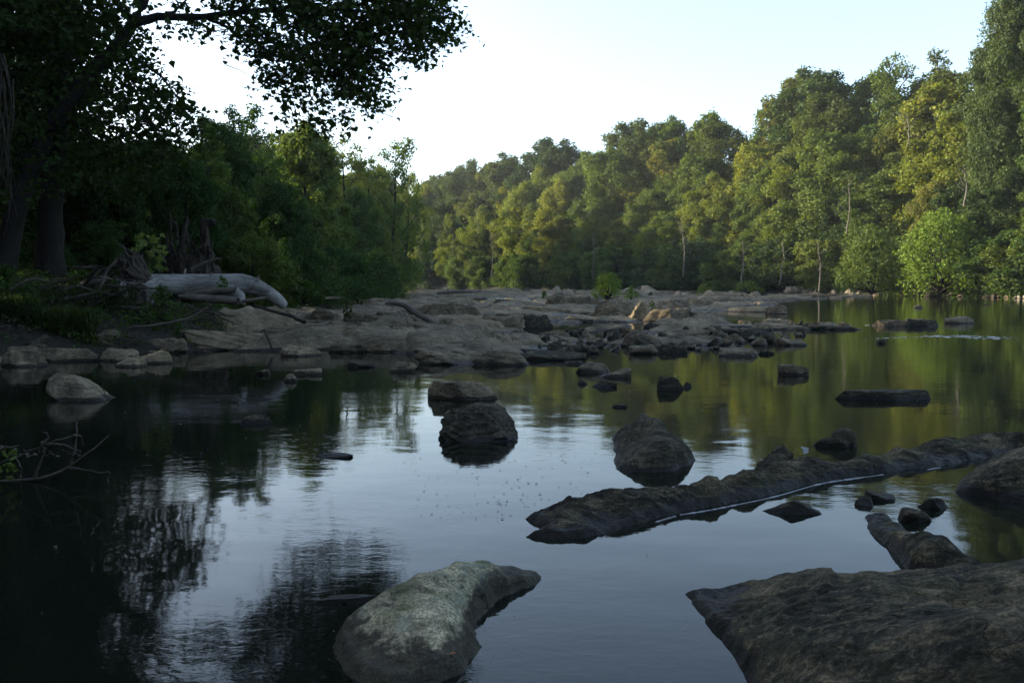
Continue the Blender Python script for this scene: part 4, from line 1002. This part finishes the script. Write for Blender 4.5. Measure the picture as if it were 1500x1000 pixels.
# two broken poles lying below the log
def stick(pts, rad, label, m='drift', seg=7, name='driftwood_stick', group=None, wob=.008, cat='driftwood'):
    P = pth(*pts); c = P[0].copy()
    return props(link(name, tubes_mesh(name, [(P - c, rad)], seg, .06, 12, wob, int(abs(pts[0][0]))), M[m], loc=c), label, cat, group)
stick([(272, 431, 22.0), (310, 427, 22.0), (345, 424, 22)], [.05, .09, .09], 'upper of two brown poles lying under the pale log', 'drift')
stick([(262, 434, 21.8), (300, 437, 21.8), (349, 441, 21.9)], [.05, .11, .10], 'lower of two brown poles lying under the pale log', 'drift')
stick([(122, 424, 22.3), (145, 412, 22.3), (160, 393, 22.3), (187, 371, 22.4)], [.03, .05, .06, .05], 'thick stick rising to the top of the root plate')
stick([(94, 424, 22), (120, 418, 22), (140, 413, 22), (161, 410, 22)], [.03, .07, .09, .07], 'thick pale stick on top of the driftwood pile')
stick([(15, 425, 21.5), (32, 414, 21.6), (50, 409, 21.7), (72, 411, 21.8)], [.02, .03, .03, .02], 'thin stick reaching left from the driftwood pile')
stick([(191, 480, 20.6), (240, 474, 20.6), (275, 466, 20.7), (305, 450, 20.8)], [.03, .035, .03, .02], 'long thin curved branch below the log')
stick([(100, 467, 20.6), (122, 467, 20.6), (150, 472, 20.6)], [.02, .02, .015], 'short stick low in the pile above the shore rocks')
stick([(565, 444, 27.5), (588, 446, 27.4), (600, 452, 27.3), (612, 461, 27.1), (630, 470, 27.0), (648, 482, 26.6), (652, 499, 25.8)], [.06, .09, .1, .09, .08, .09, .07], 'bent branch draped over the humped rocks of the shelf', 'drift')
stick([(344, 443, 22.4), (362, 440, 22.4), (390, 436.5, 22.6)], [.03, .05, .03], 'short pale stick pointing right from under the log')
stick([(372, 448, 22.6), (400, 456, 22.2), (425, 462, 22), (446, 472, 21.6)], [.03, .04, .05, .05], 'dark curved branch across the domed tan rock', 'drift_dark')
stick([(388, 484, 20.6), (393, 497, 20.3), (398, 510, 20.1)], [.025, .03, .03], 'dark stick leaning down the face of the biggest left slab', 'drift_dark')
stick([(280, 395, 24.5), (300, 385, 24.5), (325, 378, 24.5)], [.06, .05, .02], 'stick behind the log at the foot of the stump', 'drift')
stick([(440, 441, 40), (455, 437, 40), (470, 437, 40), (500, 436, 41)], [.08, .07, .06, .04], 'thin bowed branch on the bank beyond the log', 'drift')
stick([(470, 428, 60), (490, 426, 60), (512, 425, 61)], [.12, .25, .12], 'pale weathered log among bank plants far behind the shelf', 'drift')
stick([(524, 423, 75), (535, 422.5, 75), (546, 422, 75)], [.15, .22, .12], 'small white log piece on the bank far behind the shelf', 'log')
stick([(640, 429, 95), (670, 427.5, 95), (700, 428, 96), (712, 431, 96)], [.15, .22, .18, .1], 'long brown log lying beyond the rapids', 'drift')
stick([(1428, 449, 62), (1450, 452, 61.5), (1475, 452, 61), (1500, 450.5, 61), (1530, 450, 61)], [.03, .10, .14, .13, .1], 'fallen branch lying in the river at the right edge', 'drift')
stick([(1440, 445, 62), (1470, 449, 61.6), (1484, 446, 61.6)], [.03, .06, .03], 'side twig caught on the fallen branch at the right edge', 'drift_dark')
stick([(711, 968, 3.86), (727, 960, 3.9), (740, 951, 3.95), (750, 944, 4.0)], [.006, .02, .024, .016], 'short speckled piece of wood floating beside the pale slab', 'drift', seg=10, wob=.003)
stick([(472, 943, 4.1), (484, 931, 4.12), (494, 918, 4.15)], [.004, .004, .003], 'thin curved twig sticking up left of the pale slab', 'drift', wob=.002)
stick([(484, 967, 3.85), (484, 960, 3.87), (486, 954, 3.9)], [.004, .004, .003], 'tiny twig at the wet foot of the pale slab', 'drift', wob=.001)
pile = random.Random(3)
for k in range(46):
    x, y = pile.gauss(150, 32), pile.gauss(432, 18)
    if y > 470: y = 470
    ln = pile.uniform(25, 75); a = pile.choice([pile.gauss(-.12, .25), pile.gauss(-.3, .3), pile.uniform(-1.2, 1.2)])
    Y = pile.uniform(21.2, 22.6); dx, dy = math.cos(a) * ln / 2, math.sin(a) * ln / 2
    stick([(x - dx, y - dy, Y + pile.uniform(-.4, .4)), (x + pile.uniform(-3, 3), y + pile.uniform(-4, 4), Y), (x + dx, y + dy, Y + pile.uniform(-.4, .4))], [pile.uniform(.012, .04), pile.uniform(.015, .06), .01], 'grey stick in the tangled driftwood pile left of the log', 'drift' if k % 2 else 'drift_dark', 6, group='sticks of the driftwood pile')
for k in range(14):
    x, y = pile.uniform(220, 330), pile.uniform(450, 480); a = pile.gauss(.1, .5); ln = pile.uniform(20, 60); Y = pile.uniform(20.8, 21.8)
    stick([(x - math.cos(a) * ln / 2, y - math.sin(a) * ln / 2, Y), (x, y + 2, Y), (x + math.cos(a) * ln / 2, y + math.sin(a) * ln / 2, Y + .2)], [.02, .02, .008], 'thin dark stick scattered on the bank below the log', 'drift_dark', 5, group='sticks below the log')
props(link('driftwood_heap', (lambda VF: npmesh('driftwood_heap', *VF))(rock_verts(3.2, 1.6, 1.0, 123, 6, .1, .35, 7, under=.6)), M['ground'], loc=ony(150, 470, 22.6)), 'low mound of earth and rotten wood under the driftwood pile', 'earth mound')

# upturned stump behind the log
sc_ = ony(285, 400, 27); se = empty('upturned_stump', sc_, 'dark upturned stump with upright broken roots behind the log', 'stump')
r = np.random.default_rng(8); tb = []
tb += [(pth((303, 400, 27), (302, 370, 27), (300, 345, 27), (297, 324, 27)) - sc_, [.16, .13, .15, .10]), (pth((297, 330, 27), (305, 326, 27), (318, 327, 26.9)) - sc_, [.10, .12, .05]), (pth((262, 400, 27), (266, 370, 27), (270, 345, 27), (274, 318, 27)) - sc_, [.14, .1, .09, .03]),
       (pth((252, 400, 27), (250, 360, 27), (249, 310, 27)) - sc_, [.1, .05, .02]), (pth((248, 322, 27), (256, 330, 27), (262, 350, 27)) - sc_, [.02, .05, .06])]
for k in range(34):
    x = r.uniform(244, 312); t_ = r.uniform(330, 385); a = r.normal() * 14
    tb.append((pth((x, 405, 27 + r.normal() * .3), (x + a * .4 + r.normal() * 4, (405 + t_) / 2, 27 + r.normal() * .3), (x + a, t_, 27 + r.normal() * .4)) - sc_, [r.uniform(.03, .09), .05, .012]))
link('roots', tubes_mesh('roots', tb, 7, .08, 10, .03, 9), M['drift_dark'], se)
V, F = rock_verts(1.8, 1.2, .8, 177, 5, 0, .3, 7, under=.6); link('stump_base', npmesh('stump_base', V + [0, 0, -.2], F), M['drift_dark'], se)

# plants of the left bank
bush(203, 272, 412, 500, 21.3, 'leaf_bank', 'leafy dark green plant growing against the root end of the log', leaf=.10, dens=60, nl=20, seed=21, name='plant', shape='long')
bush(312, 338, 404, 424, 22.2, 'leaf_bright', 'small fern-like sprig growing on top of the log', leaf=.07, dens=60, nl=8, seed=22, name='plant', shape='long')
bush(410, 482, 414, 442, 34, 'leaf_bank', 'low mat of green leaves right of the log end', leaf=.13, dens=50, nl=20, seed=23, name='plant')
bush(450, 480, 420, 441, 33, 'leaf_bank', 'low leafy clump beside the bowed branch', leaf=.12, dens=50, nl=12, seed=24, name='plant')
bush(499, 519, 434, 468, 28, 'leaf_olive', 'dried yellowish plant on the shelf behind the grey rocks', leaf=.09, dens=18, nl=12, seed=25, name='plant')
bush(-20, 30, 385, 440, 22, 'leaf_bank', 'dark leafy shrub at the left edge beside the thick trunk', leaf=.11, dens=50, nl=20, seed=26, name='plant')
bush(88, 150, 395, 425, 23, 'leaf_bank', 'low dark ferny plant at the foot of the trunk', leaf=.1, dens=45, nl=14, seed=27, name='plant')
# broad-leaved seedling behind the log
r = np.random.default_rng(12); sc2 = ony(232, 402, 23.6); n = 60
C = np.array([ony(r.uniform(196, 246), r.uniform(345, 398), 23.6 + r.normal() * .3) for _ in range(n)]) - sc2
V, F = leaves_vf(C, r.normal(size=(n, 3)) * .4 + [0, -1, .4], r.uniform(.15, .26, n), r, 'maple')
sd_ = empty('seedling', sc2, 'young plant with broad yellow-green leaves above the root end of the log', 'plant')
link('foliage', npmesh('foliage', V, F, False), M['leaf_mid'], sd_)
link('stems', tubes_mesh('stems', [([(0, 0, -.3), C[k] * .5, C[k]], [.015, .005]) for k in range(0, n, 4)], 5), M['bark'], sd_)
# grass tussocks hanging over the shore rocks
def grass(n, area, Yr, hgt, seed, name, label, kind=None, cat='grass'):
    r = np.random.default_rng(seed); V = []; F = []
    for k in range(n):
        b = ony(r.uniform(area[0], area[1]), r.uniform(area[2], area[3]), r.uniform(*Yr))
        a = r.uniform(0, 6.28); h = hgt * r.uniform(.5, 1.2); dr = np.array([math.cos(a), math.sin(a), 0]); wd = .009 * np.array([-dr[1], dr[0], 0])
        p1 = b + dr * h * .25 + [0, 0, h * .65]; p2 = b + dr * h * .8 + [0, 0, h * .5]
        i = len(V); V += [b - wd, b + wd, p1 + wd, p1 - wd, p2 + wd * .2, p2 - wd * .2]; F += [(i, i + 1, i + 2, i + 3), (i + 3, i + 2, i + 4, i + 5)]
    V = np.array(V); c = V.mean(0)
    return props(link(name, npmesh(name, V - c, F, False), M['leaf_near'], loc=c), label, cat, None, kind)
grass(4200, (50, 140, 462, 518), (19.6, 21.0), .32, 3, 'grass_tussock', 'drooping grass tussock over the blocky shore rocks at left')
grass(4000, (-30, 60, 440, 505), (19.6, 21.2), .3, 4, 'grass', 'dark grass on the bank at the left edge', 'stuff')
grass(4000, (-30, 200, 425, 470), (21.0, 24), .25, 5, 'grass', 'dark grass behind the driftwood', 'stuff')

# dead branch standing in the water at the left edge
be = ony(-20, 690, 7.2); br = empty('dead_branch', be, 'bare forked dead branch lying in the dark water at the left edge', 'branch')
bl = [((-40, 712), (0, 706), (60, 700), (100, 684), (130, 662), (160, 637)), ((-30, 690), (0, 678), (50, 658), (80, 645), (108, 638)), ((100, 684), (125, 688), (162, 693)), ((40, 705), (70, 713), (97, 712)), ((104, 678), (112, 645), (113, 618)), ((50, 700), (62, 672), (68, 655)), ((70, 650), (95, 652), (118, 662)), ((108, 638), (118, 640), (122, 652)),
      ((0, 706), (20, 714), (30, 722)), ((60, 650), (72, 640), (62, 632)), ((-10, 650), (10, 655), (28, 652)), ((28, 700), (30, 680), (15, 664))]
tb = [(pth(*[(a, b, 7.2 + .1 * math.sin(a)) for a, b in q]) - be, [.022 if k == 0 else .014, .012 if k == 0 else .006, .004]) for k, q in enumerate(bl)]
link('twigs', tubes_mesh('twigs', tb, 7, .05, 14, .004, 11), M['drift'], br)
r = np.random.default_rng(14); C = np.array([ony(r.uniform(-10, 25), r.uniform(655, 700), 7.1 + r.normal() * .1) for _ in range(26)]) - be
V, F = leaves_vf(C, r.normal(size=(26, 3)), r.uniform(.05, .1, 26), r, 'long'); link('leaves', npmesh('leaves', V, F, False), M['leaf_bank'], br)
n = 60; C = np.array([onz(r.uniform(-10, 120), r.uniform(655, 668), .005) for _ in range(n)])
V, F = leaves_vf(C, r.normal(size=(n, 3)) * .2 + [0, 0, 1], r.uniform(.02, .06, n), r); c = C.mean(0)
props(link('floating_debris', npmesh('floating_debris', V - c, F, False), M['drift'], loc=c), 'thin line of floating debris behind the dead branch', 'debris', None, 'stuff')

# small things on the water and rocks
V, F = leaves_vf(np.zeros((1, 3)), np.array([[.1, -.5, 1]]), np.array([.035]), np.random.default_rng(2), 'long'); p = onz(663, 957, .075)
props(link('leaf', npmesh('leaf', V, F), M['brown_leaf'], loc=p + [0, 0, .004]), 'small orange-brown leaf on the wet foot of the pale slab', 'leaf')
V, F = leaves_vf(np.zeros((1, 3)), np.array([[.1, -1, .2]]), np.array([.09]), np.random.default_rng(1), 'maple')
props(link('leaf', npmesh('leaf', V, F), M['pale_leaf'], loc=ony(1179, 658, 7.75)), 'pale leaf standing upright on the middle of the long ridge', 'leaf')
def flecks(n, area, size, m, name, label, seed):
    r = np.random.default_rng(seed); V, F = [], []
    px = r.uniform(area[0], area[1], n); py = r.uniform(area[2], area[3], n)
    for a, b in zip(px, py):
        p = onz(a, b, .004); s = size * (p[1] / 8) * r.uniform(.5, 1.4); i = len(V); el = r.uniform(.4, 1)
        V += [p + [s * math.cos(t) * r.uniform(.7, 1.2), s * el * math.sin(t), .002] for t in np.linspace(0, 6.28, 6, endpoint=False)]; F.append(list(range(i, i + 6)))
    V = np.array(V); c = V.mean(0)
    return props(link(name, npmesh(name, V - c, F, False), M[m], loc=c), label, 'flecks', None, 'stuff')
flecks(90, (180, 620, 540, 700), .008, 'foam', 'foam_flecks', 'white foam flecks drifting on the dark water at left', 1)
flecks(70, (560, 1500, 520, 640), .009, 'foam', 'foam_flecks', 'white foam flecks drifting on the green reflections', 2)
flecks(22, (60, 1050, 700, 990), .006, 'foam', 'foam_flecks', 'few white flecks on the near water', 3)
flecks(130, (590, 880, 660, 760), .012, 'speck', 'dark_flecks', 'tiny dark floating specks on the bright water behind the slab', 4)
flecks(60, (420, 1020, 700, 980), .007, 'speck', 'dark_flecks', 'tiny dark specks on the near blue water', 5)

# foam line along the long ridge
def foam_line(pts, wid, label, seed, lift=.004):
    P = spline([onz(*q) for q in pts], 90); r = np.random.default_rng(seed)
    d = np.gradient(P, axis=0); nn = np.c_[d[:, 1], -d[:, 0], 0 * d[:, 0]]; nn /= np.linalg.norm(nn, axis=1)[:, None]
    wv = wid * np.maximum(0.22, .4 + 1.8 * (fbm(np.c_[np.arange(90) * .45, np.full((90, 2), .41)] + seed, 3)))
    wv *= np.sin(np.linspace(.12, math.pi - .12, 90)) ** .3
    on = np.clip(wv / (wid * .1), 0, 1)
    rows = [P + nn * (wv * f)[:, None] + np.c_[np.zeros((90, 2)), on * h - (1 - on) * .02] for f, h in ((-.9, lift), (-.3, lift + .001), (.5, lift + .001), (1, lift - .004))]
    V = np.concatenate(rows); i = np.arange(360).reshape(4, 90)
    F = np.stack([i[:-1, :-1], i[:-1, 1:], i[1:, 1:], i[1:, :-1]], -1).reshape(-1, 4); c = V.mean(0)
    return props(link('foam_line', npmesh('foam_line', V - c, F), M['foam'], loc=c), label, 'foam', None)
foam_line([(996, 754), (1040, 747), (1090, 737), (1140, 726), (1200, 709), (1250, 701), (1294, 695)], .014, 'thin white foam line along the foot of the long ridge', 3)
foam_line([(960, 765), (975, 760), (990, 756)], .014, 'short white foam mark near the left part of the long ridge', 4)
foam_line([(1358, 688), (1368, 686), (1378, 685)], .012, 'short white foam mark near the right part of the long ridge', 5)

# riffles: really uneven water
def riffle(poly_px, amp, label, seed, foamy=True, res=(260, 60), freq=1.4):
    q = np.array([onz(*p)[:2] for p in poly_px]); mn, mx = q.min(0), q.max(0)
    XX, YY = np.meshgrid(np.linspace(mn[0], mx[0], res[0]), np.linspace(mn[1], mx[1], res[1])); P = np.c_[XX.ravel(), YY.ravel()]
    sd_ = poly_sd(P, q); k = min(mx[1] - mn[1], 4) * .3
    m_ = sstep(0, k, -sd_); P3 = np.c_[P * [1, 1.6], 0 * P[:, 0]]
    z = -.02 + m_ * (.028 + amp * (.6 * fbm(P3 * freq + seed, 5) + .5 * (ridged(P3 * freq * 1.2 + seed, 4) - .3)))
    F = grid_faces(*res); F = F[(z[F] > -.012).any(1)]; u, inv = np.unique(F, return_inverse=True); V = np.c_[P, z][u]; c = V.mean(0); c[2] = 0
    props(link('riffle', npmesh('riffle', V - c, inv.reshape(-1, 4)), M['rapids'] if foamy else M['water'], loc=c), label, 'riffle', None, 'structure')
riffle([(684, 446), (700, 438), (700, 432), (770, 431), (790, 437), (775, 446), (740, 450)], .14, 'rapids', 2, res=(240, 160), freq=.9)
riffle([(1200, 499), (1250, 494), (1300, 491), (1390, 488), (1450, 491), (1530, 494), (1530, 499), (1450, 499), (1390, 496), (1300, 498), (1250, 501)], .05, 'riffle line', 3, res=(420, 50), freq=2.6)
riffle([(1215, 477), (1290, 475), (1290, 477), (1215, 479)], .04, 'short riffle', 4, res=(200, 30), freq=2.5)

# low plants and litter over the left bank
def cover(n, seed, name, label, m, zone, size):
    r = np.random.default_rng(seed); C = []
    while len(C) < n:
        a, b = r.uniform(zone[0], zone[1]), r.uniform(zone[2], zone[3]); z = gz(a, b)
        if z < .12 or fbm(np.array([[a * .9, b * .9, seed]]), 3)[0] < -.12: continue
        k = r.integers(8, 22); c = np.array([a, b, z]) + r.normal(size=(k, 3)) * [.16, .16, .09] + [0, 0, .08]; C += list(c)
    C = np.array(C); V, F = leaves_vf(C, r.normal(size=(len(C), 3)) * .7 + [0, 0, 1], size * r.uniform(.6, 1.3, len(C)), r, 'long'); c = C.mean(0)
    return props(link(name, npmesh(name, V - c, F, False), M[m], loc=c), label, 'ground cover', None, 'stuff')
cover(24000, 1, 'ground_cover', 'low dark leafy ground cover on the left bank', 'leaf_bank', (-17, -6, 17.8, 33), .11)
cover(9000, 2, 'ground_cover', 'low leafy ground cover along the foot of the far left trees', 'leaf_bank', (-19, -8, 32, 60), .16)
cover(6000, 3, 'leaf_litter', 'brown dead leaves and bits of bark strewn on the left bank', 'brown_leaf_dull', (-15, -6, 17.8, 28), .09)

for k in range(35):
    px = rr.uniform(-20, 330); py = rr.uniform(496, 517) if k < 45 else rr.uniform(480, 500); p = onz(px, py, .25); z = gz(p[0], p[1])
    if z < -.1: continue
    stone(rr.choice(protos), p[0], p[1], z, rr.uniform(.2, .7), 'loose stone on the left bank above the shore rocks', 'loose stones of the left bank')

# ------------------------------------------------------------------ the morning air
bm = bmesh.new(); bmesh.ops.create_cube(bm, size=1); me = bpy.data.meshes.new('haze'); bm.to_mesh(me); bm.free()
t = NT('haze_air'); v = t.n('VolumePrincipled'); v.inputs['Color'].default_value = (.86, .93, 1, 1); v.inputs['Density'].default_value = .00018; v.inputs['Anisotropy'].default_value = .35
t.l(v.outputs[0], t.out.inputs['Volume'])
hz = props(link('haze', me, t.m, loc=(0, 250, 26)), 'thin pale morning haze over the river', 'haze', None, 'stuff'); hz.scale = (1810, 1510, 60)
SC.cycles.use_denoising = True; SC.cycles.volume_bounces = 1; SC.cycles.max_bounces = 8; SC.cycles.sample_clamp_indirect = 6
